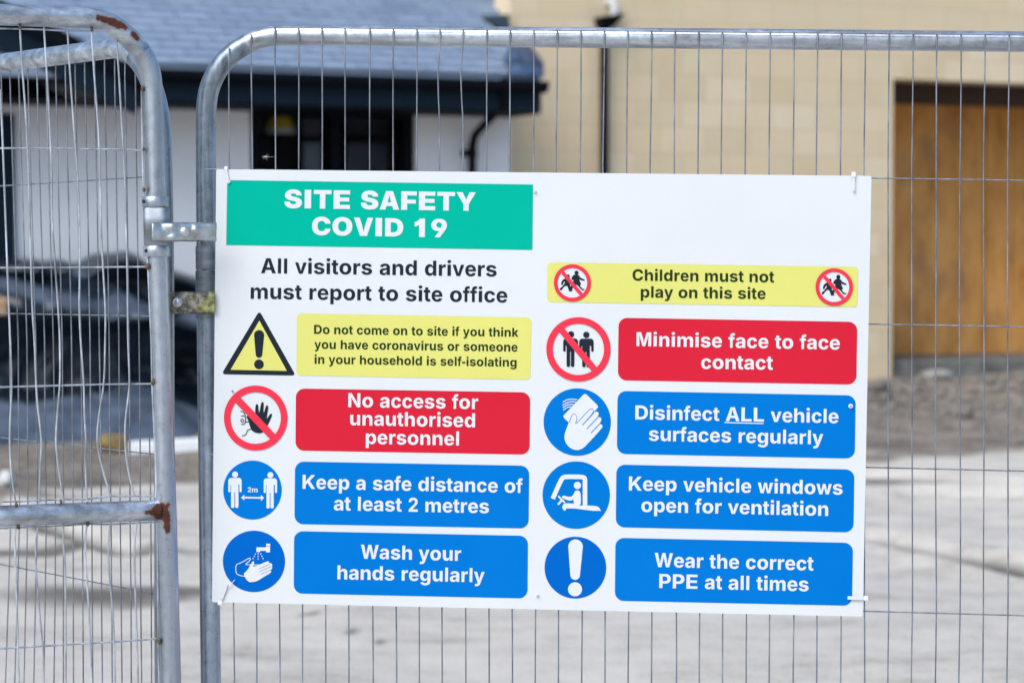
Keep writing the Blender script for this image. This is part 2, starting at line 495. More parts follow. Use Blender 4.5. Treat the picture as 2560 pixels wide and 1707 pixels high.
GLYPHS = '''{"bold":{"-":[464,[[40,290,40,475,424,475,424,290]]],"2":[774,[[79,0,79,156,391,484,415,511,437,537,456,560,472,583,486,605,496,628,504,651,509,675,510,701,509,728,503,753,493,776,481,795,465,811,447,824,426,833,404,839,380,841,355,839,332,833,311,823,293,809,278,792,266,771,257,747,252,720,250,690,69,690,74,753,87,810,108,861,138,906,174,943,218,974,267,996,322,1009,381,1013,441,1009,496,997,546,976,589,947,626,912,655,871,677,824,690,772,694,716,692,678,686,641,675,604,659,567,636,526,606,482,568,434,521,380,465,320,342,185,342,177,706,177,706,0]]],"A":[1006,[[31,0,359,1000,637,1000,974,0,739,0,592,464,572,533,553,604,533,680,513,759,493,842,472,928,519,928,499,841,480,758,461,679,443,603,425,532,406,464,265,0],[243,224,243,393,762,393,762,224]]],"C":[1006,[[521,-13,436,-7,357,13,284,47,220,93,165,151,120,222,86,303,66,396,59,499,66,603,86,696,120,778,166,849,221,907,286,953,358,987,437,1007,521,1013,577,1011,630,1003,680,989,727,971,771,947,810,919,846,886,877,848,903,806,925,759,940,709,950,654,733,654,727,679,719,702,709,724,696,744,681,761,664,777,645,790,625,801,602,810,578,816,553,820,526,821,478,817,434,804,395,783,360,754,331,718,308,674,291,622,281,564,278,499,281,433,292,374,309,323,332,279,361,243,395,215,435,195,478,183,525,179,552,180,577,184,601,190,623,199,644,210,663,223,680,239,696,256,709,276,719,298,728,321,734,346,951,346,943,301,930,257,911,214,887,172,858,134,824,98,785,66,742,39,693,17,640,0,583,-10]]],"D":[1006,[[449,0,184,0,184,187,439,187,498,190,551,201,596,219,635,245,667,278,693,320,711,371,721,431,725,500,721,569,710,629,692,680,667,722,635,755,596,781,550,799,498,809,439,813,179,813,179,1000,451,1000,549,993,637,973,715,940,783,894,840,837,885,768,918,689,938,599,945,500,938,401,918,312,885,232,840,163,783,106,715,60,636,27,547,7],[307,1000,307,0,87,0,87,1000]]],"E":[929,[[95,0,95,1000,850,1000,850,821,337,821,337,593,810,593,810,417,337,417,337,179,850,179,850,0]]],"K":[1006,[[249,216,249,411,269,448,289,483,308,516,329,548,350,580,373,612,398,645,426,681,456,718,694,1000,960,1000,535,506,517,513],[86,0,86,1000,305,1000,305,738,301,477,305,371,305,0],[713,0,425,442,564,603,972,0]]],"L":[851,[[94,0,94,1000,332,1000,332,179,798,179,798,0]]],"M":[1160,[[77,0,77,1000,380,1000,514,569,520,544,527,515,535,481,543,444,551,406,559,365,568,324,575,284,582,244,589,207,595,173,600,143,562,143,567,173,573,206,579,243,587,282,594,323,602,364,610,405,618,443,626,481,634,515,641,544,648,569,779,1000,1083,1000,1083,0,886,0,886,455,886,479,887,507,887,539,888,573,889,609,890,648,891,687,892,727,892,766,893,805,894,842,894,878,906,878,898,839,890,800,881,760,871,719,862,680,853,641,843,603,834,568,825,535,817,505,810,478,803,455,663,0,498,0,355,455,348,478,341,504,333,534,324,567,315,602,306,640,296,678,286,718,277,758,267,799,258,839,250,878,265,878,265,843,266,807,266,768,267,729,268,690,269,650,270,612,271,575,272,540,272,508,273,480,273,455,273,0]]],"N":[1006,[[82,0,82,1000,313,1000,601,516,618,487,634,458,650,428,666,396,683,361,699,324,715,285,732,242,748,195,728,195,725,234,722,274,720,316,717,358,715,400,713,440,711,478,711,512,710,542,710,1000,924,1000,924,0,692,0,429,441,409,476,390,511,372,544,354,579,336,615,318,653,299,695,277,742,253,794,278,794,281,746,284,700,287,654,289,611,291,570,293,532,294,498,295,467,296,441,296,0]]],"P":[929,[[89,0,89,1000,503,1000,578,995,645,981,705,957,756,924,799,884,833,836,858,782,873,723,878,659,873,595,857,536,832,482,798,435,754,396,702,364,641,340,573,326,497,321,235,321,235,495,459,495,498,497,532,504,562,516,587,531,607,551,623,574,634,600,641,628,643,659,641,691,634,719,623,745,607,768,587,786,562,802,532,813,497,820,458,822,315,822,315,0]]],"W":[1315,[[275,0,30,1000,248,1000,348,528,356,484,364,439,372,391,379,342,386,293,393,243,400,195,407,148,414,103,378,103,385,148,393,195,400,243,407,293,415,342,423,391,431,439,440,484,449,528,555,1000,760,1000,865,528,875,484,883,439,891,391,899,342,907,293,915,243,922,195,930,148,937,103,900,103,907,148,914,195,921,243,928,293,935,342,942,391,950,439,958,484,966,528,1066,1000,1285,1000,1040,0,813,0,698,492,685,553,673,617,663,684,654,754,643,824,632,895,682,895,670,825,659,756,651,688,642,620,630,555,617,492,501,0]]],"a":[774,[[282,-14,238,-11,196,-3,158,11,125,30,96,55,73,85,56,121,45,162,42,209,44,249,52,284,64,314,80,341,100,364,124,383,150,399,179,412,211,423,244,431,278,437,314,441,353,445,386,450,414,454,437,458,456,464,470,472,480,482,486,494,488,508,488,511,486,530,482,547,475,562,466,574,453,585,439,593,422,599,402,603,380,604,358,603,338,599,319,593,303,585,288,575,276,564,266,551,258,536,252,521,63,550,77,592,97,629,122,662,154,691,190,715,231,734,277,748,327,757,381,760,422,758,462,753,500,745,536,733,570,717,600,698,627,676,651,650,669,620,684,586,692,548,695,507,695,0,499,0,499,105,493,105,479,81,464,60,445,42,424,25,401,12,375,0,347,-8,316,-12],[342,133,370,135,395,141,418,150,439,164,456,180,470,199,481,220,487,243,489,268,489,345,483,341,474,338,464,334,453,331,441,328,428,325,415,322,402,320,389,318,376,316,364,314,353,312,331,308,311,303,293,296,277,287,264,277,253,265,246,251,241,235,239,217,241,200,245,184,253,171,263,159,275,150,289,142,305,137,323,134]]],"b":[851,[[503,-12,466,-10,433,-3,404,8,378,23,356,40,337,59,320,79,307,100,296,121,287,121,287,0,81,0,81,1000,290,1000,290,623,296,623,307,644,320,665,335,686,354,706,377,724,402,739,432,750,466,757,505,760,556,755,605,741,652,717,693,684,729,642,759,589,782,527,796,456,800,374,796,295,783,224,761,162,731,110,696,66,654,32,607,8,557,-7],[436,158,466,161,494,170,517,186,538,206,554,232,568,262,577,296,583,334,585,374,583,415,577,453,568,487,555,517,538,542,518,563,494,578,467,587,436,590,405,587,378,578,354,563,334,543,317,518,303,489,293,455,288,416,286,374,288,333,293,295,303,261,317,231,334,206,355,185,379,170,406,161]]],"c":[774,[[403,-14,333,-9,271,7,214,34,166,71,125,116,92,170,69,231,54,298,50,372,54,446,69,514,92,576,125,629,166,675,214,711,271,738,333,754,403,760,446,758,486,752,524,742,559,728,591,711,621,691,647,667,670,640,689,610,705,577,717,542,726,503,536,468,532,487,526,504,519,520,511,535,502,548,491,560,480,570,467,578,453,585,438,589,422,592,405,593,375,590,348,581,325,566,304,545,288,520,275,489,265,454,260,416,258,373,260,331,265,292,275,257,288,227,304,201,325,180,348,165,375,155,405,152,422,153,439,156,454,161,468,168,481,176,492,187,503,199,513,212,521,228,528,244,533,263,537,282,726,247,718,208,706,172,690,138,671,108,648,80,622,56,592,35,560,17,524,4,486,-6,446,-12]]],"d":[851,[[348,-12,294,-7,244,8,197,32,155,66,120,110,90,162,68,224,55,295,51,374,55,456,69,527,92,589,122,642,158,684,200,717,246,741,295,755,346,760,385,757,419,750,449,739,474,724,497,706,516,686,532,665,545,644,555,623,561,623,561,1000,770,1000,770,0,564,0,564,121,555,121,544,100,531,79,515,59,495,40,473,23,447,8,418,-3,385,-10],[415,158,445,161,473,170,496,185,517,206,534,231,548,261,558,295,563,333,565,374,563,416,558,455,548,489,534,518,517,543,497,563,473,578,446,587,415,590,385,587,357,578,334,563,313,542,296,517,283,487,274,453,268,415,266,374,268,334,274,296,283,262,297,232,313,206,334,186,358,170,385,161]]],"e":[774,[[401,-14,332,-9,269,6,213,32,164,68,124,113,91,166,68,227,54,296,49,372,54,446,68,513,91,575,123,629,163,674,211,711,265,738,326,754,392,760,439,757,483,749,525,736,564,717,599,693,631,664,660,629,683,590,702,545,717,495,725,439,728,378,728,321,127,321,127,451,630,451,536,418,534,454,529,486,520,515,507,540,491,561,472,578,450,591,423,598,394,601,364,598,338,591,315,578,295,561,278,541,265,516,256,488,250,458,248,425,248,333,251,293,257,259,268,228,283,203,301,182,323,165,347,154,375,147,405,144,425,145,444,149,462,154,479,161,494,171,507,182,519,196,528,211,536,228,717,194,703,154,683,117,657,84,626,55,590,31,550,11,505,-3,455,-12]]],"f":[464,[[428,750,428,589,11,589,11,750],[120,0,120,801,123,853,132,899,147,938,167,971,192,999,221,1020,254,1035,289,1044,328,1047,354,1046,379,1044,403,1039,424,1034,441,1030,454,1026,423,866,415,869,407,871,397,873,387,875,377,876,366,876,344,874,327,867,314,856,306,840,301,821,299,798,299,0]]],"g":[851,[[410,-297,351,-294,297,-286,248,-273,205,-254,167,-232,135,-206,110,-176,90,-143,77,-107,258,-62,264,-76,273,-89,285,-101,298,-113,315,-123,334,-132,356,-138,381,-142,409,-144,454,-140,492,-128,523,-110,546,-83,559,-47,564,-4,564,132,548,132,538,111,525,92,509,73,491,55,469,40,444,28,416,18,383,12,347,10,294,15,244,28,198,50,156,80,120,121,91,170,69,229,55,298,51,376,55,457,69,528,92,590,122,642,158,684,200,717,246,741,295,755,347,760,385,757,419,750,449,739,475,724,498,706,517,686,533,665,546,644,557,623,564,623,564,750,771,750,771,10,765,-54,750,-111,725,-160,690,-202,648,-236,597,-263,540,-281,478,-293],[415,171,445,174,472,182,496,195,516,214,533,238,547,266,557,299,562,336,564,377,562,418,557,456,547,489,534,519,517,543,496,563,472,578,445,587,415,590,384,587,357,578,333,563,313,542,296,517,283,488,273,454,267,417,266,377,267,337,273,300,283,267,296,239,313,215,333,196,357,182,384,174]]],"h":[851,[[293,432,293,0,81,0,81,1000,289,1000,289,562,273,562,295,619,324,668,360,707,403,736,455,754,514,760,564,756,608,744,649,725,684,699,714,667,738,628,756,583,766,533,770,477,770,0,558,0,558,438,554,480,543,515,524,544,498,565,467,578,429,582,404,580,380,574,358,564,339,550,323,533,310,513,300,489,295,462]]],"i":[387,[[84,0,84,750,303,750,303,0],[193,844,163,848,135,858,111,876,92,898,80,923,76,951,80,980,92,1005,111,1027,135,1045,163,1055,193,1059,224,1055,252,1045,276,1027,295,1005,307,980,311,951,307,923,295,898,276,876,252,858,224,848]]],"k":[774,[[266,212,266,469,297,469,521,750,758,750,450,371,399,371],[79,0,79,1000,286,1000,286,0],[529,0,323,323,460,475,771,0]]],"l":[387,[[95,0,95,1000,296,1000,296,0]]],"m":[1238,[[81,0,81,750,275,750,286,561,271,561,285,605,301,643,322,676,346,702,372,724,401,740,431,752,463,759,495,761,544,755,587,738,623,710,653,669,677,614,696,547,672,547,685,594,704,634,726,669,753,698,783,721,815,739,850,751,885,759,922,761,966,758,1006,748,1043,731,1076,708,1104,679,1127,644,1144,603,1154,557,1157,506,1157,0,947,0,947,462,943,499,933,530,915,553,892,570,865,580,835,584,813,582,792,577,774,568,758,556,745,541,734,524,727,504,722,482,721,457,721,0,518,0,518,466,514,500,504,528,487,552,465,570,438,580,408,584,386,582,366,577,348,568,332,556,318,541,306,523,298,502,293,478,291,451,291,0]]],"n":[851,[[293,432,293,0,81,0,81,750,281,750,284,562,273,562,295,619,324,668,360,707,404,736,455,754,514,760,564,756,609,744,649,725,684,699,714,667,738,628,756,583,766,533,770,477,770,0,558,0,558,438,554,480,543,515,524,544,498,565,467,578,430,582,404,580,380,574,359,564,339,550,323,533,310,513,301,489,295,462]]],"o":[851,[[426,-14,352,-9,286,7,226,34,175,71,132,116,98,170,72,231,57,298,52,372,57,446,72,514,98,576,132,629,175,675,226,711,286,738,352,754,426,760,499,754,566,738,625,711,676,675,719,629,753,576,779,514,794,446,799,372,794,298,779,231,753,170,719,116,676,71,625,34,566,7,499,-9],[426,152,457,155,486,165,510,181,531,202,548,228,562,259,571,294,577,332,579,373,577,415,571,453,562,487,548,518,531,544,510,565,486,581,457,590,426,593,394,590,365,581,341,565,320,544,303,518,289,487,280,453,274,415,272,373,274,332,280,294,289,259,303,228,320,202,341,181,365,165,394,155]]],"p":[851,[[81,-281,81,750,287,750,287,623,296,623,307,644,320,665,335,686,354,706,377,724,402,739,432,750,466,757,505,760,556,755,605,741,652,717,693,684,729,642,759,589,782,527,796,456,800,374,796,295,783,224,761,162,731,110,696,66,654,32,607,8,557,-7,503,-12,466,-10,433,-3,404,8,378,23,356,40,337,59,320,79,307,100,296,121,290,121,290,-281],[436,158,466,161,494,170,517,186,538,206,554,232,568,262,577,296,583,334,585,374,583,415,577,453,568,487,555,517,538,542,518,563,494,578,467,587,436,590,405,587,378,578,354,563,334,543,317,518,303,489,293,455,288,416,286,374,288,333,293,295,303,261,317,231,334,206,355,185,379,170,406,161]]],"r":[542,[[79,0,79,750,277,750,277,617,285,617,301,661,323,697,350,724,382,744,418,756,456,760,466,760,477,759,488,758,499,757,509,755,519,753,519,563,508,567,495,569,480,571,463,573,448,574,433,574,406,572,380,566,356,555,335,540,317,522,303,501,292,476,286,449,284,420,284,0]]],"s":[774,[[386,-14,327,-11,272,-3,223,12,178,32,139,58,107,89,80,124,61,164,49,209,247,242,259,211,276,185,297,165,324,151,356,143,393,140,427,142,455,149,478,160,496,174,506,192,509,211,507,229,499,244,486,257,468,268,444,277,415,284,285,311,219,329,164,354,122,386,92,425,74,472,68,525,72,571,86,613,108,651,138,683,175,710,219,731,270,747,326,757,388,760,445,757,498,749,545,735,587,716,622,693,653,665,677,632,695,596,707,556,518,524,508,548,494,569,475,586,451,598,424,606,391,609,362,606,336,600,313,589,295,575,285,558,281,538,284,521,290,506,301,493,318,482,342,472,373,464,510,437,577,420,632,396,674,366,703,329,721,285,727,235,722,187,708,143,683,104,650,69,610,40,563,17,509,-1,450,-11]]],"t":[464,[[424,750,424,589,12,589,12,750],[104,929,299,929,299,224,300,203,305,187,312,174,323,165,338,160,357,158,365,159,375,160,387,161,399,163,408,165,416,167,442,8,421,2,399,-3,378,-7,358,-9,338,-10,318,-11,254,-5,201,14,159,45,129,87,110,140,104,205]]],"u":[851,[[337,-9,288,-6,243,6,202,25,167,51,137,84,113,123,95,168,85,218,81,273,81,750,293,750,293,312,297,271,308,235,327,207,353,185,384,173,422,168,447,170,471,176,493,186,512,200,528,217,541,238,550,262,556,289,558,318,558,750,770,750,770,0,570,0,567,188,578,188,555,131,526,82,490,43,447,14,396,-4]]],"v":[774,[[272,0,17,750,228,750,340,370,354,321,366,271,378,221,388,170,399,117,410,63,370,63,381,117,391,170,402,221,412,271,425,321,438,370,548,750,757,750,501,0]]],"w":[1084,[[218,0,15,750,222,750,279,481,289,429,300,375,311,317,323,257,333,192,343,124,322,124,333,191,345,255,357,316,369,374,381,429,393,481,453,750,632,750,690,481,701,429,712,374,725,317,737,256,749,192,760,124,739,124,749,191,759,256,770,316,781,374,792,429,802,481,858,750,1068,750,864,0,662,0,588,281,580,310,573,342,566,376,559,411,552,447,545,483,538,518,531,552,524,583,558,583,551,552,544,518,537,483,530,447,523,411,516,375,509,341,502,310,494,281,420,0]]],"y":[774,[[73,-265,118,-105,142,-112,167,-118,189,-120,210,-118,228,-113,243,-105,256,-93,265,-78,272,-60,274,-39,278,-2,17,750,227,750,339,370,352,320,364,271,373,221,382,170,392,118,403,63,359,63,370,118,382,170,393,221,404,271,417,321,432,370,549,750,757,750,464,-85,448,-123,430,-159,409,-191,385,-219,357,-242,325,-261,288,-275,247,-283,201,-286,176,-285,152,-283,128,-280,107,-276,88,-270]]]},"black":{"S":[1006,[[518,-12,426,-8,343,5,268,27,202,57,147,97,102,146,70,204,50,273,43,352,326,352,330,323,338,297,351,274,368,255,389,239,415,227,444,218,477,213,513,211,543,212,570,216,593,221,613,230,630,240,642,251,652,265,657,279,659,295,657,310,652,323,643,335,630,346,613,357,591,366,564,376,532,384,494,392,383,413,293,437,217,469,154,510,108,561,80,622,71,695,77,756,96,812,128,862,170,906,222,943,284,973,354,996,431,1009,515,1013,599,1009,676,995,745,973,805,942,855,904,895,859,924,807,942,750,948,687,662,687,656,717,643,743,623,763,595,779,559,788,515,791,486,790,461,786,439,781,421,774,407,764,396,754,388,742,383,728,382,714,384,699,389,685,397,673,409,661,425,651,445,642,469,634,497,626,529,619,619,601,677,588,729,573,775,555,816,535,852,512,882,488,907,461,928,432,943,401,954,367,961,332,963,295,957,233,939,177,909,128,869,86,818,51,756,23,686,4,606,-8]]],"I":[542,[[100,0,100,1000,442,1000,442,0]]],"T":[1006,[[40,781,40,1000,966,1000,966,781,647,781,647,0,358,0,358,781]]],"E":[1006,[[77,0,77,1000,937,1000,937,781,401,781,401,612,893,612,893,399,401,399,401,219,934,219,934,0]]],"A":[1084,[[31,0,352,1000,719,1000,1053,0,748,0,633,388,609,473,585,560,563,650,542,740,521,830,501,920,562,920,544,830,525,740,506,650,486,560,464,473,441,388,331,0],[269,192,269,395,815,395,815,192]]],"F":[929,[[75,0,75,1000,889,1000,889,781,388,781,388,556,839,556,839,342,388,342,388,0]]],"Y":[1084,[[410,0,410,348,31,1000,356,1000,502,698,515,670,527,642,538,614,548,584,559,551,570,515,530,515,539,551,549,584,559,614,569,642,580,670,592,698,729,1000,1052,1000,684,348,684,0]]],"C":[1084,[[558,-13,465,-7,378,13,298,46,227,91,166,149,116,219,79,301,57,395,50,499,57,605,80,699,117,781,168,851,229,909,301,955,381,987,466,1007,558,1013,622,1011,682,1002,739,988,792,969,841,944,885,915,925,880,959,840,987,796,1010,747,1026,693,1036,635,746,635,742,656,736,675,728,693,718,710,706,725,691,738,675,750,657,759,637,767,615,773,592,776,566,777,521,773,480,762,445,744,414,719,389,687,369,649,355,604,347,555,344,499,347,442,356,391,370,346,390,309,415,278,446,254,481,237,520,226,565,223,590,224,614,227,636,233,655,241,674,250,690,262,705,275,717,290,728,307,737,325,743,344,747,365,1038,365,1031,322,1019,279,1000,235,976,192,945,151,908,112,865,77,816,47,761,21,700,2,632,-10]]],"O":[1160,[[580,-13,484,-7,395,13,312,46,237,91,174,149,121,219,82,301,59,395,51,499,59,605,82,699,121,781,174,851,237,909,312,955,395,987,484,1007,580,1013,676,1007,765,987,848,955,923,909,986,851,1039,781,1078,699,1101,605,1109,499,1101,394,1078,301,1039,218,986,148,923,91,848,45,765,13,676,-7],[580,223,627,226,668,237,704,255,735,279,760,310,780,348,794,393,802,443,805,499,802,556,794,607,780,651,760,689,735,721,704,745,668,763,627,774,580,777,534,774,493,763,457,745,426,721,401,689,381,651,367,607,358,556,355,499,358,443,367,393,381,348,401,310,426,279,457,255,493,237,534,226]]],"V":[1084,[[363,0,31,1000,335,1000,451,612,475,527,498,442,519,355,540,268,560,180,580,91,520,91,539,180,558,268,577,355,597,442,619,527,642,612,752,1000,1053,1000,731,0]]],"D":[1084,[[491,0,192,0,192,231,479,231,530,233,577,241,618,254,653,274,682,301,705,337,722,381,732,435,735,499,732,564,721,618,704,663,681,698,651,726,615,745,572,759,524,766,470,769,187,769,187,1000,486,1000,593,993,690,973,777,940,852,894,915,837,966,768,1003,688,1025,599,1032,499,1025,400,1003,311,966,232,916,163,853,105,778,60,692,27,596,7],[366,1000,366,0,70,0,70,1000]]],"1":[930,[[330,0,330,660,240,610,90,555,90,800,210,850,310,925,370,1005,640,1005,640,0]]],"9":[929,[[459,1013,531,1009,599,996,665,975,724,945,776,907,819,861,852,806,872,742,878,670,875,614,864,560,845,507,821,455,791,403,756,350,508,0,229,0,540,436,638,436,625,422,608,408,587,394,561,381,532,369,499,359,463,351,424,347,383,345,321,349,263,361,211,382,164,410,125,445,93,488,70,538,55,594,51,656,57,726,74,789,103,846,143,895,192,937,249,970,313,994,383,1009],[462,808,435,806,409,800,386,790,366,776,349,759,334,739,324,717,317,692,315,666,317,639,324,615,334,593,349,573,366,556,386,542,409,532,435,526,462,523,488,526,513,532,536,542,556,556,573,573,588,593,598,615,605,639,607,666,605,692,598,717,588,739,573,759,556,776,536,790,513,800,488,806]]]}}'''

# ------------------------------------------------------------------ ground
W = Upright(1278, 17.6, 24)            # line of the house fronts
def lvl(y):
    return 0.0414 * max(0.0, min(y, 40.0) - 4.4)

def gpt(px, py):
    """where a sight line through the photo meets the sloping site ground"""
    r = ray(px, py)
    t = (CAM_H + 0.0414 * 4.4) / (0.0414 * r[1] - r[2])
    return Vector((r[0] * t, r[1] * t, 0))

RUTS = [[(1250, 1268), (1700, 1292), (2165, 1347), (2560, 1424), (2900, 1510)],
        [(1900, 1205), (2165, 1193), (2330, 1205), (2560, 1216), (2900, 1222)],
        [(2300, 1238), (2480, 1246), (2700, 1250)],
        [(-60, 1250), (130, 1318), (270, 1366), (330, 1395)]]
RUTS = [[gpt(*p) for p in r] for r in RUTS]
RUT_W = [0.12, 0.15, 0.09, 0.09]
DAMP = [(gpt(200, 1381), 0.62, 0.16), (gpt(270, 1487), 0.52, 0.26), (gpt(420, 1478), 0.4, 0.17),
        (gpt(885, 1583), 0.035, 0.06), (gpt(775, 1540), 0.06, 0.05), (gpt(955, 1600), 0.04, 0.05), (gpt(2300, 1215), 0.6, 0.14), (gpt(2180, 1012), 0.55, 0.45), (gpt(2230, 1112), 0.3, 0.22), (gpt(2545, 1104), 0.35, 0.22), (gpt(210, 1205), 0.3, 0.2), (gpt(60, 1190), 0.25, 0.15)]

def seg_d(p, a, b):
    ab = b - a
    t = max(0, min(1, (p - a).dot(ab) / ab.length_squared))
    return (p - a - ab * t).length

def wall_off(x, y):
    return (x - W.p[0]) * W.n[0] + (y - W.p[1]) * W.n[1]

def ground_z(x, y, detail=True):
    z = lvl(y)
    if y < 6.5 or y > 24 or abs(x) > 9:
        return z
    p = Vector((x, y, 0))
    k = min(1.0, (y - 6.5) / 1.5)
    z += k * (0.035 * noise.noise(p * 0.8) + 0.018 * noise.noise(p * 2.3) + 0.008 * noise.noise(p * 6.5))
    o = wall_off(x, y)
    sp = max(0.0, 1 - abs(o - 1.1) / 1.6)
    if x > 1.5:
        z += sp * (0.07 * max(0, noise.noise(p * 1.9 + Vector((4, 1, 0)))) + 0.05 * noise.noise(p * 4.2) + 0.03)
        z += max(0, x - 3.3) * 0.10 * max(0.0, 1 - abs(o - 0.7) / 0.9)
    else:
        z += sp * 0.035 * noise.noise(p * 3.3)
    for r, w in zip(RUTS, RUT_W):
        d = min(seg_d(p, a, b) for a, b in zip(r, r[1:]))
        if d < w * 3:
            z += -0.06 * math.exp(-(d / w) ** 2) + 0.03 * math.exp(-((d - 1.8 * w) / (0.7 * w)) ** 2)
    return z

def axis(lo, hi, step, far):
    a, v = [], lo
    while v <= hi + 1e-6:
        a.append(v); v += step
    out, g, lead = [], step, []
    v = hi
    while v < far:
        g *= 1.45; v += g; out.append(v)
    v, g = lo, step
    while v > -far:
        g *= 1.45; v -= g; lead.append(v)
    return lead[::-1] + a + out

gx, gy = axis(-5.0, 6.0, 0.055, 320), axis(7.2, 21.0, 0.055, 320)
mb = MB()
spoil, damp = [], []
for y in gy:
    for x in gx:
        mb.v.append((x, y, ground_z(x, y)))
        p = Vector((x, y, 0))
        if 6 < y < 24 and abs(x) < 9:
            o = wall_off(x, y)
            lim = 3.5 if x < 0 else 3.9
            q = (lim - o) / 0.9 + 0.8 * noise.noise(p * 0.8) + 0.5 * noise.noise(p * 2.1)
            spoil.append(max(0.0, min(1.0, 0.5 + q)))
            d = 0.0
            for r, w in zip(RUTS, RUT_W):
                dd = min(seg_d(p, a, b) for a, b in zip(r, r[1:]))
                d = max(d, 1.0 * math.exp(-(dd / (w * 0.85)) ** 2))
            for c, rx, ry in DAMP:
                e = ((x - c.x) / rx) ** 2 + ((y - c.y) / ry) ** 2
                if e < 6:
                    d = max(d, 0.75 * math.exp(-e ** 1.6 * 0.8))
            damp.append(d)
        else:
            spoil.append(0.0); damp.append(0.0)
nx = len(gx)
for j in range(len(gy) - 1):
    for i in range(nx - 1):
        mb.f.append((j * nx + i, j * nx + i + 1, (j + 1) * nx + i + 1, (j + 1) * nx + i))
        mb.sm.append(True)
tag(mb.build('ground', M['soil'], attrs={'spoil': spoil, 'damp': damp}), 'pale dusty building site ground with tyre ruts', kind='structure')

# ------------------------------------------------------------------ buff block house
W2 = Upright(1278, 18.1, 24)            # its front stands half a metre behind the bungalow's
house = thing('stone_house', 'buff block house with a boarded doorway and a black downpipe', 'house')
D0, DT = W2.sz(2233, 197)
DB = W2.sz(2231, 887, -1.12)[1]
D1 = D0 + 2.5
SA, SB = W2.sz(2464, 500, -1.1)[0], W2.sz(2532, 500, -1.1)[0]
GB = 0.3
mb = MB()
mb.slab(W2, -0.005, D0, GB, 5.6, -0.30, 0.0)
mb.slab(W2, -0.35, -0.005, GB, 2.7, -0.30, 0.0)
mb.slab(W2, D1, 9.0, GB, 5.6, -0.30, 0.0)
mb.slab(W2, D0, D1, DT, 5.6, -0.30, 0.0)
mb.slab(W2, 2.9, 3.03, GB, 5.6, -7.0, -0.302)
mb.slab(W2, 8.7, 9.0, GB, 5.6, -7.0, -0.302)
mb.slab(W2, 3.032, 8.698, GB, 5.6, -7.0, -6.7)
# deep reveal round the doorway
mb.slab(W2, D0 - 0.22, D0, GB, DT, -1.42, -0.302)
mb.slab(W2, D1, D1 + 0.22, GB, DT, -1.42, -0.302)
mb.slab(W2, D0 - 0.22, D1 + 0.22, DT, DT + 0.2, -1.42, -0.302)
wall = mb.build('wall', ashlar(W2), house)
mb = MB()
R0, R1 = W2.at(-0.35, 5.55, 0.4), W2.at(9.35, 5.55, 0.4)
K0, K1 = W2.at(-0.35, 7.6, -3.5), W2.at(9.35, 7.6, -3.5)
B0, B1 = W2.at(-0.35, 5.55, -7.4), W2.at(9.35, 5.55, -7.4)
dz = Vector((0, 0, 0.12))
mb.hexa([R0, R1, K1, K0, R0 + dz, R1 + dz, K1 + dz, K0 + dz])
mb.hexa([K0, K1, B1, B0, K0 + dz, K1 + dz, B1 + dz, B0 + dz])
mb.build('roof', M['slate'], house, attrs={'tone': [0.5] * len(mb.v)})
for a, b in ((D0 + 0.002, SA), (SA + 0.012, SB), (SB + 0.01, D1 - 0.002)):
    mb = MB()
    mb.slab(W2, a, b, DB, DT - 0.004, -1.16, -1.125 if b == SA else -1.11)
    mb.build('timber_sheet', M['timber'], house)
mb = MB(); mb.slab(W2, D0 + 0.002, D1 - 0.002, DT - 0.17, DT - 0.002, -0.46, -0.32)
mb.build('shade_strip', M['timber_and_shade'], house)  # dark strip added to stand for the shade at the doorway top
mb = MB(); mb.slab(W2, D0 + 0.002, D1 - 0.002, 0.3, DB - 0.002, -1.4, -0.04)
mb.build('door_step', M['concrete'], house, bevel=0.02)
# downpipe with a hopper head and a white outlet above
ds, HZ = W2.sz(1514, 70, 0.09)
mb = MB()
mb.tube([W2.at(ds, 0.62, 0.07), W2.at(ds, 1.9, 0.07), W2.at(ds, HZ + 0.03, 0.07)], 0.034, 16)
pipe = mb.build('downpipe', M['black'], house)
for z in (0.8, 1.5):
    mb = MB(); mb.tube([W2.at(ds, z, 0.07), W2.at(ds, z + 0.05, 0.07)], 0.036, 16)
    mb.slab(W2, ds - 0.06, ds + 0.06, z + 0.005, z + 0.045, 0.001, 0.045)
    mb.build('pipe_bracket', M['black'], pipe)
mb = MB()
hs0, hz0 = W2.sz(1495, 44, 0.09); hs1, hz1 = W2.sz(1553, 36, 0.09)
mb.hexa([W2.at(ds - 0.045, HZ, 0.12), W2.at(ds + 0.05, HZ, 0.12), W2.at(ds + 0.05, HZ, 0.01), W2.at(ds - 0.045, HZ, 0.01),
         W2.at(hs0, hz0, 0.17), W2.at(hs1, hz1, 0.17), W2.at(hs1, hz1, 0.01), W2.at(hs0, hz0, 0.01)])
mb.build('hopper_head', M['black'], house, bevel=0.008)
mb = MB()
ws, wz = W2.sz(1536, 30, 0.08)
mb.tube([W2.at(ws, wz - 0.03, 0.08), W2.at(ws, wz + 0.05, 0.08), W2.at(ws - 0.01, wz + 0.075, 0.05), W2.at(ws - 0.01, wz + 0.075, -0.02)], 0.036, 14)
mb.build('waste_outlet', M['white_thing'], house)

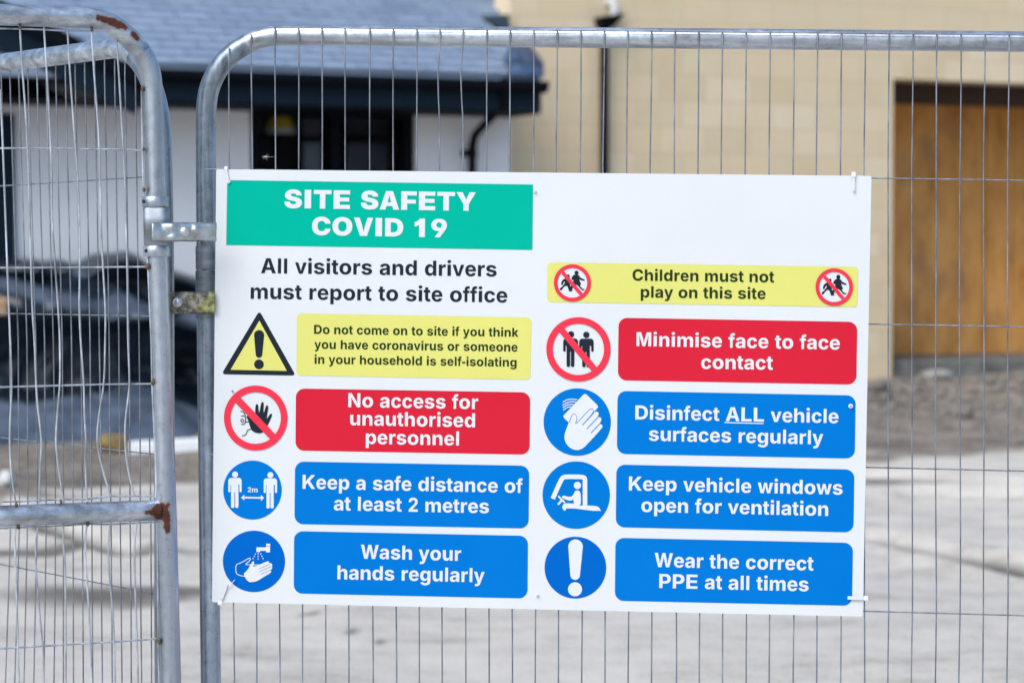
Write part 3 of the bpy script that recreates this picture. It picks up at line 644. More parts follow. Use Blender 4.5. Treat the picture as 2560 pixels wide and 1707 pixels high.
# ------------------------------------------------------------------ white rendered bungalow
bung = thing('bungalow', 'white rendered bungalow with grey slate roof and dark eaves', 'bungalow')
EO, EZ = 0.55, 2.862                       # eave: how far it juts out, slate edge height
TAN = math.tan(math.radians(25))
FS = 2.63                                  # soffit height
WS0, WS1, WZ0, WZ1 = -1.972, -0.737, 1.35, 2.66
L0 = -3.62                                 # where the gable front meets the dark glazed bay
mb = MB()
mb.slab(W, L0, WS0, 0.2, 2.75, -0.3, -0.02)
mb.slab(W, WS1, -0.002, 0.2, 2.75, -0.3, -0.02)
mb.slab(W, WS0, WS1, 0.2, WZ0, -0.3, -0.02)
mb.slab(W, WS0, WS1, WZ1, 2.75, -0.3, -0.02)
mb.slab(W, -7.5, -4.75, 0.2, 2.75, -0.3, -0.02)
mb.slab(W, -4.75, L0, 2.55, 2.75, -0.3, -0.02)
mb.slab(W, -7.5, -7.2, 0.2, 2.75, -6.5, -0.302)
mb.slab(W, -7.198, -0.002, 0.2, 2.75, -6.5, -6.2)
mb.build('wall', M['render_coat'], bung)

# slates laid in stepped courses
def slated(P_at, s0, s1, n_rows, gauge, width, seed):
    """P_at(s, d) -> point d up the slope; returns builder and a tone per slate"""
    rnd = random.Random(seed)
    s_front = s1
    mb, tone = MB(), []
    for r in range(n_rows):
        s1 = s_front if r < 8 else 2.85          # the upper slope runs on behind the block house front
        s = s0 - (width / 2 if r % 2 else 0) - rnd.random() * 0.02
        while s < s1:
            a, b = max(s, s0), min(s + width - 0.009, s1)
            if b - a > 0.02:
                lift = 0.026 + rnd.random() * 0.004
                p = [P_at(a, r * gauge, lift), P_at(b, r * gauge, lift), P_at(b, (r + 1) * gauge + 0.03, 0.001), P_at(a, (r + 1) * gauge + 0.03, 0.001)]
                q = [P_at(a, r * gauge, lift - 0.024), P_at(b, r * gauge, lift - 0.024)]
                mb.add(p + q, [(0, 1, 2, 3), (4, 5, 1, 0)])
                t = min(1, max(0, 0.5 + rnd.gauss(0, 0.20)))
                tone += [t] * 6
            s += width
    return mb, tone
cs, sn = math.cos(math.atan(TAN)), math.sin(math.atan(TAN))
def main_at(s, d, lift):
    return W.at(s, EZ + d * sn + lift * cs, EO - d * cs + lift * sn)
mb, tone = slated(main_at, -7.6, -0.012, 26, 0.150, 0.26, 3)
tone_n = len(mb.v)
# sheathing under the slates and the back slope
RID = EZ + 26 * 0.15 * sn
RO = EO - 26 * 0.15 * cs
mb.hexa([W.at(-7.6, EZ - 0.10, EO - 0.02), W.at(-0.014, EZ - 0.10, EO - 0.02), W.at(-0.014, RID - 0.1, RO), W.at(-7.6, RID - 0.1, RO),
         W.at(-7.6, EZ - 0.004, EO - 0.004), W.at(-0.014, EZ - 0.004, EO - 0.004), W.at(-0.014, RID - 0.004, RO), W.at(-7.6, RID - 0.004, RO)])
mb.hexa([W.at(-7.6, RID - 0.1, RO), W.at(-0.014, RID - 0.1, RO), W.at(-0.014, 2.7, -6.9), W.at(-7.6, 2.7, -6.9),
         W.at(-7.6, RID, RO), W.at(-0.014, RID, RO), W.at(-0.014, 2.8, -6.9), W.at(-7.6, 2.8, -6.9)])
roof = mb.build('roof', M['slate'], bung, attrs={'tone': tone + [0.4] * (len(mb.v) - len(tone))})
# crumpled blue membrane folded over the open roof end
mb = MB()
rim = [(1258, 150), (1276, 112), (1318, 112), (1340, 132), (1357, 160), (1358, 194), (1316, 193), (1272, 188)]
front_o = [EO - 0.02, EO - 0.16, EO - 0.30, EO - 0.22, EO - 0.08, EO + 0.02, EO + 0.03, EO + 0.02]
ring = [W.pt(x, y, o) for (x, y), o in zip(rim, front_o)]
ctr = W.pt(1310, 152, EO - 0.02)
vs, fs, nseg, m_ = [ctr], [], 6, 8 * 6
for i, a in enumerate(ring):
    bb = ring[(i + 1) % 8]
    for k in range(nseg):
        e = a.lerp(bb, k / nseg)
        for t in (0.25, 0.5, 0.75, 1.0):
            q = ctr.lerp(e, t)
            crease = abs(noise.noise(Vector((q.x * 7 + q.z * 9, q.z * 5, 2.0))))
            vs.append(q + Vector((0.0, -0.09 * crease * (1 - 0.6 * t), 0.02 * noise.noise(q * 14))))
for i in range(m_):
    j = (i + 1) % m_
    fs.append((0, 1 + i * 4, 1 + j * 4))
    for t in (0, 1, 2):
        fs.append((1 + i * 4 + t, 2 + i * 4 + t, 2 + j * 4 + t, 1 + j * 4 + t))
mb.add(vs, fs, False)
memb = mb.build('roof_membrane', M['membrane'], bung)
sd = memb.modifiers.new('thick', 'SOLIDIFY'); sd.thickness = 0.01
mb = MB()
fo = -0.38
tp_ = [W.pt(1207, 39, fo), W.pt(1274, 37, fo)]
bt_ = [W.pt(1246, 72, fo), W.pt(1274, 84, fo)]
bk_ = Vector((-W.n[0], -W.n[1], 0)) * 0.06
mb.hexa([bt_[0], bt_[1], bt_[1] + bk_, bt_[0] + bk_, tp_[0], tp_[1], tp_[1] + bk_, tp_[0] + bk_])
mb.build('lead_flashing', M['lead'], bung)
# fascia, gutter, soffit
GS = -2.90                                 # where the gable's verge takes over
mb = MB(); mb.slab(W, GS, 0.0, FS, EZ - 0.105, EO - 0.06, EO - 0.03)
mb.build('fascia', M['navy'], bung)
mb = MB()
prof = [(EO + 0.085, EZ - 0.03), (EO + 0.08, EZ - 0.075), (EO + 0.045, EZ - 0.108), (EO, EZ - 0.11), (EO - 0.025, EZ - 0.08), (EO - 0.028, EZ - 0.03)]
vs = [W.at(GS + 0.05, z, o) for o, z in prof] + [W.at(0.012, z, o) for o, z in prof]
mb.add(vs, [(i, i + 1, i + 7, i + 6) for i in range(5)] + [tuple(range(6)), tuple(range(11, 5, -1))])
mb.build('gutter', M['black'], bung)
mb = MB(); mb.slab(W, -7.6, -0.004, FS - 0.02, FS - 0.002, -0.018, EO - 0.035)
mb.build('soffit', M['black'], bung)
# downpipe of the bungalow: drops from the gutter, swan neck back to the wall
mb = MB()
P_ = lambda px, py, o: W.pt(px, py, o)
a, b, c, d = P_(1262, 196, EO + 0.03), P_(1261, 258, EO + 0.0), P_(1187, 338, 0.10), P_(1181, 368, 0.06)
s_, z_ = W.sz(1180, 430, 0.06)
mb.tube([a, b, b.lerp(c, 0.12), c.lerp(b, 0.10), c, d, W.at(s_, z_, 0.06), W.at(s_, 0.62, 0.06)], 0.030, 14)
dp2 = mb.build('downpipe', M['black'], bung)
mb = MB(); zz = W.sz(1180, 392, 0.06)[1]
mb.tube([W.at(s_, zz, 0.06), W.at(s_, zz + 0.05, 0.06)], 0.038, 14)
mb.slab(W, s_ - 0.05, s_ + 0.05, zz + 0.005, zz + 0.045, -0.018, 0.04)
mb.build('pipe_bracket', M['black'], dp2)
# window
win = MB()
fw = 0.07
win.slab(W, WS0, WS0 + fw, WZ0, WZ1 - 0.002, -0.16, -0.06)
win.slab(W, WS1 - fw, WS1, WZ0, WZ1 - 0.002, -0.16, -0.06)
win.slab(W, WS0 + fw, WS1 - fw, WZ1 - fw, WZ1 - 0.002, -0.16, -0.06)
win.slab(W, WS0 + fw, WS1 - fw, WZ0, WZ0 + fw, -0.16, -0.06)
win.slab(W, -1.36, -1.30, WZ0 + fw, WZ1 - fw, -0.16, -0.06)
wf = win.build('window', M['black'], bung)
clear = real_glass()
for a, b in ((WS0 + fw, -1.36), (-1.30, WS1 - fw)):
    mb = MB(); mb.slab(W, a, b, WZ0 + fw, WZ1 - fw, -0.115, -0.107)
    mb.build('pane', clear, wf)
mb = MB(); mb.slab(W, WS0 - 0.05, WS1 + 0.05, WZ0 - 0.05, WZ0 - 0.002, -0.16, 0.05)
mb.build('sill', M['black'], wf)
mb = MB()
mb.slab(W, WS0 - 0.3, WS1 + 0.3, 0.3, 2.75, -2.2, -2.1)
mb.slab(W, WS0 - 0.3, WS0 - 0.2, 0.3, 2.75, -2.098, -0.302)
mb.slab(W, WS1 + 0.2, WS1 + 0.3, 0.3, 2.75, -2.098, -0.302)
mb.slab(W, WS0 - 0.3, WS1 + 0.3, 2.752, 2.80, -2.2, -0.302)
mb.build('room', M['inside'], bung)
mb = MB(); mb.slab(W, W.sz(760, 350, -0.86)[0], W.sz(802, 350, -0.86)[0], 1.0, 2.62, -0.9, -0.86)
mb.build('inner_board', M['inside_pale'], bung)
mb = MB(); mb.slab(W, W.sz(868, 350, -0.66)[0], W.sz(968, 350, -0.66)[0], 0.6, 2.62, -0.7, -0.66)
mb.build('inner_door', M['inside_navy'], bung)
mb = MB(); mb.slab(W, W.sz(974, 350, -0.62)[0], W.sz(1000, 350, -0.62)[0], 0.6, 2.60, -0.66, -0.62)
mb.build('inner_frame', M['timber_and_shade'], bung)
# yellow shape with a pale rim seen through the window
bk = thing('yellow_tub', 'dull yellow tub with a white rim, upside down behind the dark bungalow window', 'tub')
o_ = -0.5
c0, c1 = W.sz(662, 322, o_), W.sz(736, 322, o_)
zc = W.sz(700, 322, o_)[1]; zt = W.sz(700, 293, o_)[1]; zb = W.sz(700, 340, o_)[1]
mid, rad = (c0[0] + c1[0]) / 2, (c1[0] - c0[0]) / 2
mb = MB(); mb.tube([W.at(mid, zc, o_), W.at(mid, zt - 0.02, o_), W.at(mid, zt, o_)], [rad, rad * 0.78, rad * 0.6], 24)
mb.build('body', M['yellow_thing'], bk)
mb = MB(); mb.tube([W.at(mid, zb, o_), W.at(mid, zc - 0.002, o_)], rad * 1.03, 24)
mb.build('rim', M['white_thing'], bk)
at_base(bk, W.at(mid, zb, o_))
shelf = MB(); shelf.slab(W, WS0 + 0.02, WS1 - 0.02, zb - 0.032, zb - 0.001, -0.75, -0.32)
shelf.build('shelf', M['black'], bung)

# gable on the left: cladding painted black for shade, sloping bargeboard, glazed dark bay
GO = EO + 0.02
def slope_line(off):
    a, b = W.sz(298, 150, off), W.sz(10, 7, off)
    k = (b[1] - a[1]) / (b[0] - a[0])
    return a[0], a[1], k
ga, gz, gk = slope_line(GO)
SL, SR = -6.75, ga + 0.12                    # verge runs from up left to the eave
SP = -4.85                                  # ridge of the gable
top = lambda s: gz + gk * (max(s, 2 * SP - s) - ga)
def band(mb, s0, s1, d0, d1, o0, o1):
    mb.hexa([W.at(s0, top(s0) - d1, o1), W.at(s1, top(s1) - d1, o1), W.at(s1, top(s1) - d1, o0), W.at(s0, top(s0) - d1, o0),
             W.at(s0, top(s0) - d0, o1), W.at(s1, top(s1) - d0, o1), W.at(s1, top(s1) - d0, o0), W.at(s0, top(s0) - d0, o0)])
mb = MB(); band(mb, SP, SR, 0.115, 0.30, GO - 0.05, GO - 0.02); band(mb, SL, SP - 0.002, 0.115, 0.30, GO - 0.05, GO - 0.02)
mb.build('bargeboard', M['navy'], bung)
mb = MB(); band(mb, SP, SR + 0.05, 0.0, 0.113, GO - 0.06, GO + 0.03); band(mb, SL, SP - 0.002, 0.0, 0.113, GO - 0.06, GO + 0.03)
mb.build('verge_trim', M['black'], bung)
mb = MB(); band(mb, SP, SR, 0.02, 0.10, -4.0, GO - 0.062); band(mb, SL, SP - 0.002, 0.02, 0.10, -4.0, GO - 0.062)
mb.build('gable_roof', M['slate'], bung, attrs={'tone': [0.4] * 16})
mb = MB()
s1 = ga + (FS - gz + 0.32) / gk
tri = [(2 * SP - s1, FS - 0.001), (s1, FS - 0.001), (SP, top(SP) - 0.31)]
vs = [W.at(s, z, 0.06) for s, z in tri] + [W.at(s, z, -0.015) for s, z in tri]
mb.add(vs, [(0, 1, 2), (5, 4, 3), (0, 3, 4, 1), (1, 4, 5, 2), (2, 5, 3, 0)])
mb.build('shaded_cladding', M['black'], bung)
mb = MB()
mb.slab(W, L0 - 0.10, L0 - 0.002, 0.4, 2.548, -0.2, 0.02)
mb.slab(W, -4.748, -4.65, 0.4, 2.548, -0.2, 0.02)
mb.slab(W, -4.648, L0 - 0.102, 2.45, 2.548, -0.2, 0.02)
bay = mb.build('glazed_bay', M['navy'], bung)
mb = MB(); mb.slab(W, -4.648, L0 - 0.102, 0.4, 2.448, -0.12, -0.10)
mb.build('pane', M['glass'], bay)

# ------------------------------------------------------------------ tarpaulin heap and litter on the ground
HP = [(1.32, 0), (1.18, .06), (1.02, .12), (.86, .18), (.70, .225), (.58, .27), (.50, .32), (.47, .45), (.50, .57), (.58, .65), (.70, .69), (.77, .715), (.74, .745), (.62, .775),
      (.50, .805), (.38, .83), (.28, .86), (.26, .92), (.34, .98), (.44, 1.03), (.42, 1.07), (.30, 1.10), (.16, 1.115), (.05, 1.105)]
def heap_top(s):
    """height of the heap above the ground along the wall"""
    k = [(-4.6, 1.10), (-3.9, 1.14), (-3.55, 1.12), (-3.25, 1.10), (-3.05, 1.16), (-2.85, 1.15), (-2.7, 1.06), (-2.45, 1.0), (-2.2, 0.88), (-1.9, 0.70), (-1.6, 0.52), (-1.3, 0.4)]
    for (a, x), (b, y) in zip(k, k[1:]):
        if s <= b:
            t = max(0, (s - a) / (b - a)); t = t * t * (3 - 2 * t)
            return x + (y - x) * t
    return k[-1][1]
# refine profile
prof = []
for (a, b), (c, d) in zip(HP, HP[1:]):
    for t in (0, 0.25, 0.5, 0.75):
        prof.append((a + (c - a) * t, b + (d - b) * t))
prof.append(HP[-1])
for _ in range(2):
    prof = [prof[0]] + [((a[0] + 2 * b[0] + c[0]) / 4, (a[1] + 2 * b[1] + c[1]) / 4) for a, b, c in zip(prof, prof[1:], prof[2:])] + [prof[-1]]
mb = MB()
NS = 130
for i in range(NS + 1):
    s = -4.6 + 3.3 * i / NS
    e = min(1.0, (s + 4.6) / 0.25, (-1.3 - s) / 0.25)
    e = max(0.0, e) ** 0.5
    for j, (o, z) in enumerate(prof):
        h = z / 1.11
        right = max(0.0, min(1.0, (s + 3.0) / 0.5))          # drape tightens towards the right
        oo = o * (1 - 0.10 * right * (h < 0.45)) - (0.17 * right if h < 0.40 else 0)
        q = Vector((s, z, o))
        oo += 0.07 * noise.noise(Vector((s * 1.3, h * 2.0, 1.7))) + 0.035 * noise.noise(Vector((s * 4.5, h * 2.5, 4.1)))
        oo += 0.045 * (0.5 - abs(noise.noise(Vector((s * 2.6 + h * 1.2, h * 3.2 - s * 0.8, 8.0))))) + 0.02 * noise.noise(Vector((s * 9, h * 7 + s * 3, 8.0)))
        cr_ = 0.5 - abs(noise.noise(Vector((s * 4.3 - h * 2.5, h * 5.5 + s * 1.6, 21.0)))) * 1.6
        oo += 0.085 * cr_ + 0.045 * (0.5 - abs(noise.noise(Vector((s * 9 + h * 6, h * 9 - s * 2, 33.0)))))
        zz = 0.03 * cr_ * min(1, h * 3) + z / 1.11 * heap_top(s) * e + 0.03 * noise.noise(Vector((s * 2.2, h * 5, 9))) * min(1, h * 4)
        # diagonal sag of the top fold towards the left
        zz += 0.16 * max(0.0, min(1.0, (-3.0 - s) / 0.7)) * math.exp(-((h - 0.72) / 0.10) ** 2)
        p = W.at(s, 0, max(0.02, oo * (0.35 + 0.65 * e)))
        mb.v.append((p.x, p.y, lvl(p.y) - 0.02 + zz))
m_ = len(prof)
heap = thing('tarpaulin_heap', 'heap of building materials under black sheeting with painted lit folds against white bungalow wall', 'tarpaulin heap')
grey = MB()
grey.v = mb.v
for i in range(NS):
    s = -4.6 + 3.3 * i / NS
    for j in range(m_ - 1):
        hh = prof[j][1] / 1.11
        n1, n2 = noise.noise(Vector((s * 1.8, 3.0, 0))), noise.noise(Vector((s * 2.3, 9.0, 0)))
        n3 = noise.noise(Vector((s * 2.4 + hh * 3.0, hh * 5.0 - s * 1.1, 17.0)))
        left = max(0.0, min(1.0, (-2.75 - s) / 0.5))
        g = (hh < 0.21 + 0.16 * n1 + 0.05 * n3 and s < -2.5 + 0.25 * n2) or (abs(hh - 0.69 - 0.09 * left) < 0.055 + 0.05 * left + 0.16 * n3 and s < -2.0)  # ledge and skirt faces get the painted light tone
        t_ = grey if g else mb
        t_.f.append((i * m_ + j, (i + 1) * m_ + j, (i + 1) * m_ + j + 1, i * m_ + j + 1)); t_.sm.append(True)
mb.build('black_sheet', M['tarp'], heap)
grey.build('lit_sheet', M['lit_sheet'], heap)
p = W.at(-2.9, 0, 0.6)
at_base(heap, Vector((p.x, p.y, lvl(p.y))))

def lump(name, mat, px, py, r, label, cat, seed, jitter=0.35, sink=0.3):
    p = gpt(px, py)
    z = ground_z(p.x, p.y)
    mb = MB()
    mb.ball((0, 0, r[2] * (1 - sink)), *r, 20, 14, jitter, seed)
    o = mb.build(name, M[mat])
    o.location = (p.x, p.y, z)
    return tag(o, label, cat)
lump('sandbag', 'ochre', 282, 1128, (0.105, 0.09, 0.068), 'dull ochre sandbag lying at the foot of the black polythene heap', 'sandbag', 4, 0.3)
lump('stone', 'white_thing', 16, 1212, (0.045, 0.05, 0.045), 'small white stone on the brown soil left of the fence post', 'stone', 9)
o = lump('stone', 'pale_stone', 2346, 965, (0.135, 0.10, 0.055), 'flat pale stone lying in front of the boarded doorway step', 'stone', 12, 0.25)
q = W2.pt(2346, 962, 0.32); o.location = (q.x, q.y, ground_z(q.x, q.y))
lump('stone', 'rubble', 2412, 1048, (0.06, 0.06, 0.045), 'small light grey stone on rubble right of the sign board', 'stone', 15)
lump('stone', 'rubble', 2190, 985, (0.09, 0.08, 0.06), 'grey stone at the buff wall corner beside the sign edge', 'stone', 17)
# white plank on the ground at the foot of the heap
a, b = gpt(322, 1128), gpt(640, 1120)
mb = MB()
ux = (b - a).normalized(); un = Vector((ux.y, -ux.x, 0)) * 0.10
za = lvl(a.y)
mb.hexa([a + un + Vector((0, 0, za - 0.01)), b + un + Vector((0, 0, lvl(b.y) - 0.01)), b - un + Vector((0, 0, lvl(b.y) - 0.01)), a - un + Vector((0, 0, za - 0.01)),
         a + un + Vector((0, 0, za + 0.055)), b + un + Vector((0, 0, lvl(b.y) + 0.075)), b - un + Vector((0, 0, lvl(b.y) + 0.075)), a - un + Vector((0, 0, za + 0.055))])
tag(mb.build('plank', M['render_coat'], bevel=0.006), 'white plank lying on the soil in front of the black polythene heap', 'plank')
# tan brick resting on the heap's lower ledge
bs, bz = W.sz(-2, 768, 0.86)
mb = MB(); mb.slab(W, bs - 0.10, bs + 0.055, bz - 0.05, bz + 0.055, 0.72, 0.86)
tag(mb.build('brick', M['tan'], bevel=0.01), 'tan brick weighing down the black polythene heap at the picture edge', 'brick')

# broken stone strewn along the house front: more than anyone could count
rnd = random.Random(11)
mb = MB()
for k in range(1500):
    s, o = rnd.uniform(0.6, 6.0), abs(rnd.gauss(0.0, 1.25)) + 0.08
    p = W.at(s, 0, o)
    z = ground_z(p.x, p.y)
    r = rnd.uniform(0.010, 0.035) * (1.5 if rnd.random() < 0.06 else 1)
    mb.ball((p.x, p.y, z + r * 0.25), r * rnd.uniform(0.8, 1.5), r * rnd.uniform(0.8, 1.3), r * rnd.uniform(0.5, 0.9), 7, 5, 0.5, k)
for k in range(500):
    s, o = rnd.uniform(-4.5, 0.5), rnd.uniform(1.1, 2.9)
    p = W.at(s, 0, o)
    r = rnd.uniform(0.008, 0.022)
    mb.ball((p.x, p.y, ground_z(p.x, p.y) + r * 0.2), r * rnd.uniform(0.8, 1.5), r, r * 0.6, 7, 5, 0.5, k)
tag(mb.build('rubble', M['rubble']), 'broken grey stone strewn along the foot of the house', 'rubble', kind='stuff')

# ------------------------------------------------------------------ mesh fence panels
TR = 0.0187                                # tube radius
WR = 0.0013                                # wire radius
def smooth_path(pts, n=3):
    pts = [Vector(p) for p in pts]
    for _ in range(n):
        out = [pts[0]]
        for a, b in zip(pts, pts[1:]):
            out += [a.lerp(b, 0.25), a.lerp(b, 0.75)]
        pts = out + [pts[-1]]
    return pts
def dense(pts, step=0.012):
    out = []
    for a, b in zip(pts, pts[1:]):
        k = max(1, int((b - a).length / step))
        out += [a.lerp(b, i / k) for i in range(k)]
    return out + [pts[-1]]
def rust_build(mb, name, mat, parent, spots=()):
    """spots: (centre, radius, strength, squash axis vector or None)"""
    vals = []
    for v in mb.v:
        v = Vector(v); a = 0.0
        for c, r, k in spots:
            d = (v - c).length / r
            a = max(a, k * max(0.0, 1 - d))
        vals.append(a)
    return mb.build(name, mat, parent, attrs={'rust': vals})
rnd = random.Random(5)

# --- panel carrying the sign
FR = Upright(515, 4.40, -4)
Z = 3.672
pan = thing('mesh_fence', 'grey wire mesh fence panel that carries the white safety sign', 'fence', 'temporary mesh fence panels')
TO = -0.0205                               # tube centres lie behind the wires
curve = [(1892, 1200), (1892, 980), (1918, 815), (1982, 670), (2062, 556), (2155, 475), (2265, 408), (2350, 368)]
pts = [(526.6, 1707), (522.6, 1281), (517.8, 854), (515, 427)] + [(x / Z, y / Z) for x, y in curve] + [(668, 92.5), (690, 89.7), (725, 88.3), (1280, 93.3), (1920, 98.6), (2560, 105.2)]
vis = [FR.sz(x, y, TO) for x, y in pts]
s_end = 3.42
low = (vis[0][0] + 0.012, 0.03)
zt_end = vis[-1][1] + (vis[-1][1] - vis[-2][1]) / (vis[-1][0] - vis[-2][0]) * (s_end - 0.1 - vis[-1][0])
path = [low] + vis + [(s_end - 0.13, zt_end), (s_end - 0.04, zt_end - 0.04), (s_end, zt_end - 0.13), (s_end + 0.005, 0.9), (s_end + 0.01, 0.03)]
p3 = [FR.at(s, z, TO) for s, z in path]
post = smooth_path(p3[:-1 - 3][:len(pts) + 1], 2)
k_up = next(i for i, p in enumerate(post) if p.z > 1.985)
left_part = post[:k_up + 1]
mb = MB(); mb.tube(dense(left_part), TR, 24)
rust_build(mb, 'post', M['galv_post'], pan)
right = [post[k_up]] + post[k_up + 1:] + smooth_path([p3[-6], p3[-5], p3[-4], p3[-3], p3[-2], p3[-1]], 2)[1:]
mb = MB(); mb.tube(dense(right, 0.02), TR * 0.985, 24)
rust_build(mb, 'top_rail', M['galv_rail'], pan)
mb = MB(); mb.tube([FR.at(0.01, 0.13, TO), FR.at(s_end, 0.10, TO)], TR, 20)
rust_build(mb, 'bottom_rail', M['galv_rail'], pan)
# sleeve bands round the post between the couplers
for y0, y1 in ((633, 690), (693, 748), (751, 812), (690.2, 692.8), (748.2, 750.8)):
    a, b = FR.pt(516.3, y0 - 17, TO), FR.pt(517.0, y1 - 17, TO)
    thin = y1 - y0 < 5
    mb = MB(); mb.tube([a, b], TR + (0.0006 if thin else 0.0016), 28)
    if thin: mb.build('sleeve_gap', M['dark_gap'], pan)
    else: rust_build(mb, 'sleeve', M['sleeve'], pan)
top_px = [572.6, 628] + [640 + x / Z for x in (177, 391, 606, 817, 1046, 1262, 1478, 1690, 1903, 2121, 2335)] + \
         [1280 + x / Z for x in (200, 417, 633, 849, 1065, 1282, 1499, 1716, 1933, 2150)] + \
         [1920 + x / Z for x in (20, 239, 457, 676, 895, 1114, 1334, 1551, 1773, 1995, 2216)]
mid_px = [573.5, 630] + [640 + x / Z for x in (177, 391, 605, 817, 1045, 1260, 1473, 1686, 1900, 2115, 2330)] + \
         [1280 + x / Z for x in (193, 404, 623, 838, 1053, 1269, 1487, 1704, 1921, 2140)] + \
         [1920 + x / Z for x in (12, 228, 445, 662, 883, 1101, 1319, 1541, 1761, 1981, 2199)]
bot_px = [583.5, 640.3] + [640 + x / Z for x in (212, 427, 637, 850, 1073, 1287, 1498, 1711, 1923, 2137, 2351)] + \
         [1280 + x / Z for x in (215, 428, 643, 860, 1073, 1288, 1506, 1721, 1936, 2153)] + \
         [1920 + x / Z for x in (20, 237, 453, 670, 888, 1107, 1325, 1542, 1763, 1981, 2203)]
end_px = [585.5, 641.3] + [640 + x / Z for x in (217, 428, 641, 853, 1076, 1290, 1501, 1713, 1925, 2140, 2353)] + \
         [1280 + x / Z for x in (215, 428, 641, 857, 1062, 1285, 1505, 1718, 1932, 2150)] + \
         [1920 + x / Z for x in (12, 232, 448, 665, 890, 1098, 1315, 1533, 1753, 1971, 2193)]
mb = MB()
def hy(x):                                  # height of the topmost long wire in the photo
    return 68.5 + (x - 672) * (75.5 - 68.5) / 608 if x < 1280 else 75.5 + (x - 1280) * 12.3 / 1280
for k in range(34):
    x = top_px[k]
    ty = (118, 86)[k] if k < 2 else hy(x) - 2.5
    ph = rnd.uniform(0, 6.28); am = rnd.uniform(0.3, 1.3)
    pl = []
    def at_y(y):
        ys, xs = [ty, 427, 1510, 1707], [x, mid_px[k], bot_px[k], end_px[k]]
        for a, b, c, d in zip(ys, ys[1:], xs, xs[1:]):
            if y <= b:
                return c + (d - c) * (y - a) / (b - a)
        return xs[-1]
    bend = {9: 5.5, 10: 6.0}.get(k, 0)
    ys = [ty, ty + 10, ty + 20, ty + 32] + [ty + 60 + i * 55 for i in range(30)]
    for y in ys:
        if y > 1707: break
        xx = at_y(y) + am * math.sin(y / 170 + ph) * min(1, (y - ty) / 90)
        if bend: xx -= bend * math.exp(-((y - 200) / 65) ** 2)
        pl.append(FR.pt(xx, y, 0.0))
    rr = [WR, WR * 1.25, WR * 1.9, WR * 1.15] + [WR] * (len(pl) - 4)
    pl.append(FR.at(FR.sz(end_px[k], 1707)[0], 0.11, 0.0)); rr.append(WR)
    mb.tube(pl, rr, 8)
s_last = FR.sz(top_px[-1], 90)[0]
pitch = 0.0419
k = 1
while s_last + k * pitch < s_end - 0.03:
    s = s_last + k * pitch
    mb.tube([FR.at(s, vis[-1][1] - 0.004 * k * pitch + 0.012, 0), FR.at(s, 0.11, 0)], WR, 6)
    k += 1
# long wires
def long_wire(pts, r=WR):
    p = [FR.pt(x, y, -0.0032) for x, y in pts]
    q = FR.sz(*pts[-1], -0.0032); q0 = FR.sz(*pts[-2], -0.0032)
    kk = (q[1] - q0[1]) / (q[0] - q0[0])
    p.append(FR.at(s_end - 0.01, q[1] + kk * (s_end - 0.01 - q[0]), -0.0032))
    mb.tube(p, r, 8)
tp = [FR.pt(x, hy(x), 0.0024) for x in (672, 980, 1280, 1600, 1920, 2240, 2560)]
mb.tube(tp + [FR.at(s_end - 0.2, 1.985, 0.0024)], WR, 8)
for l in ([(507, 423.5), (1280, 433), (2180, 445.5), (2560, 451.5)], [(507, 781.3), (1280, 795), (2180, 810), (2560, 817)],
          [(513, 1136), (1280, 1153), (2180, 1168), (2560, 1177)], [(517, 1490), (1280, 1508), (2180, 1527.3), (2560, 1538)]):
    long_wire(l)
for i in range(1, 4):
    mb.tube([FR.at(0.0, 0.965 - 0.253 * i, -0.0032), FR.at(s_end, 0.93 - 0.253 * i, -0.0032)], WR, 6)
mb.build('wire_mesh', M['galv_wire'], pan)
at_base(pan, FR.at(0.0, 0.0))

# --- bent gate panel nearest the street
GT = Upright(394, 4.34, 22)
gate = thing('mesh_fence', 'bent mesh fence panel with rusty bend at its top corner', 'fence', 'temporary mesh fence panels')
cz = [(885, 174), (1005, 213), (1110, 285), (1210, 378), (1308, 492), (1368, 620), (1394, 740)]
pts = [(0, 37.3), (163, 43.5), (215, 45.2)] + [(x / Z, y / Z) for x, y in cz] + [(385.5, 300), (389, 427), (394.5, 643), (402, 854), (416, 1281), (427, 1707)]
vis = [GT.sz(*p) for p in pts]
k0 = (vis[1][1] - vis[0][1]) / (vis[1][0] - vis[0][0])
sl = -3.25
start = [(sl, 0.03), (sl, 1.0), (sl, vis[0][1] + k0 * (sl - vis[0][0]) - 0.14), (sl + 0.04, vis[0][1] + k0 * (sl - vis[0][0]) - 0.04), (sl + 0.14, vis[0][1] + k0 * (sl - vis[0][0]))]
ke = (vis[-1][0] - vis[-2][0]) / (vis[-1][1] - vis[-2][1])
allp = [GT.at(s, z) for s, z in start + vis] + [GT.at(vis[-1][0] + ke * (0.03 - vis[-1][1]), 0.03)]
sm = dense(smooth_path(allp, 2), 0.007)
front = Vector((0.35, -1, 0.30)).normalized() * TR
def gp(px, py):
    return GT.pt(px, py, TR * 0.9)
spots = []
for t in range(6):                          # long rust scrape on the bend
    spots.append((gp(246 + 13.0 * t, 45.5 + 3.6 * t + (0.5 * t * t * 0.35)), 0.0125 - 0.0004 * abs(t - 3) * 2.5, 1.0))
spots += [(gp(334, 88), 0.011, 0.95), (gp(339, 92), 0.010, 0.95), (gp(344, 98), 0.009, 0.75), (gp(228, 42), 0.010, 0.34), (gp(212, 41), 0.009, 0.33), (gp(325, 72), 0.012, 0.30)]
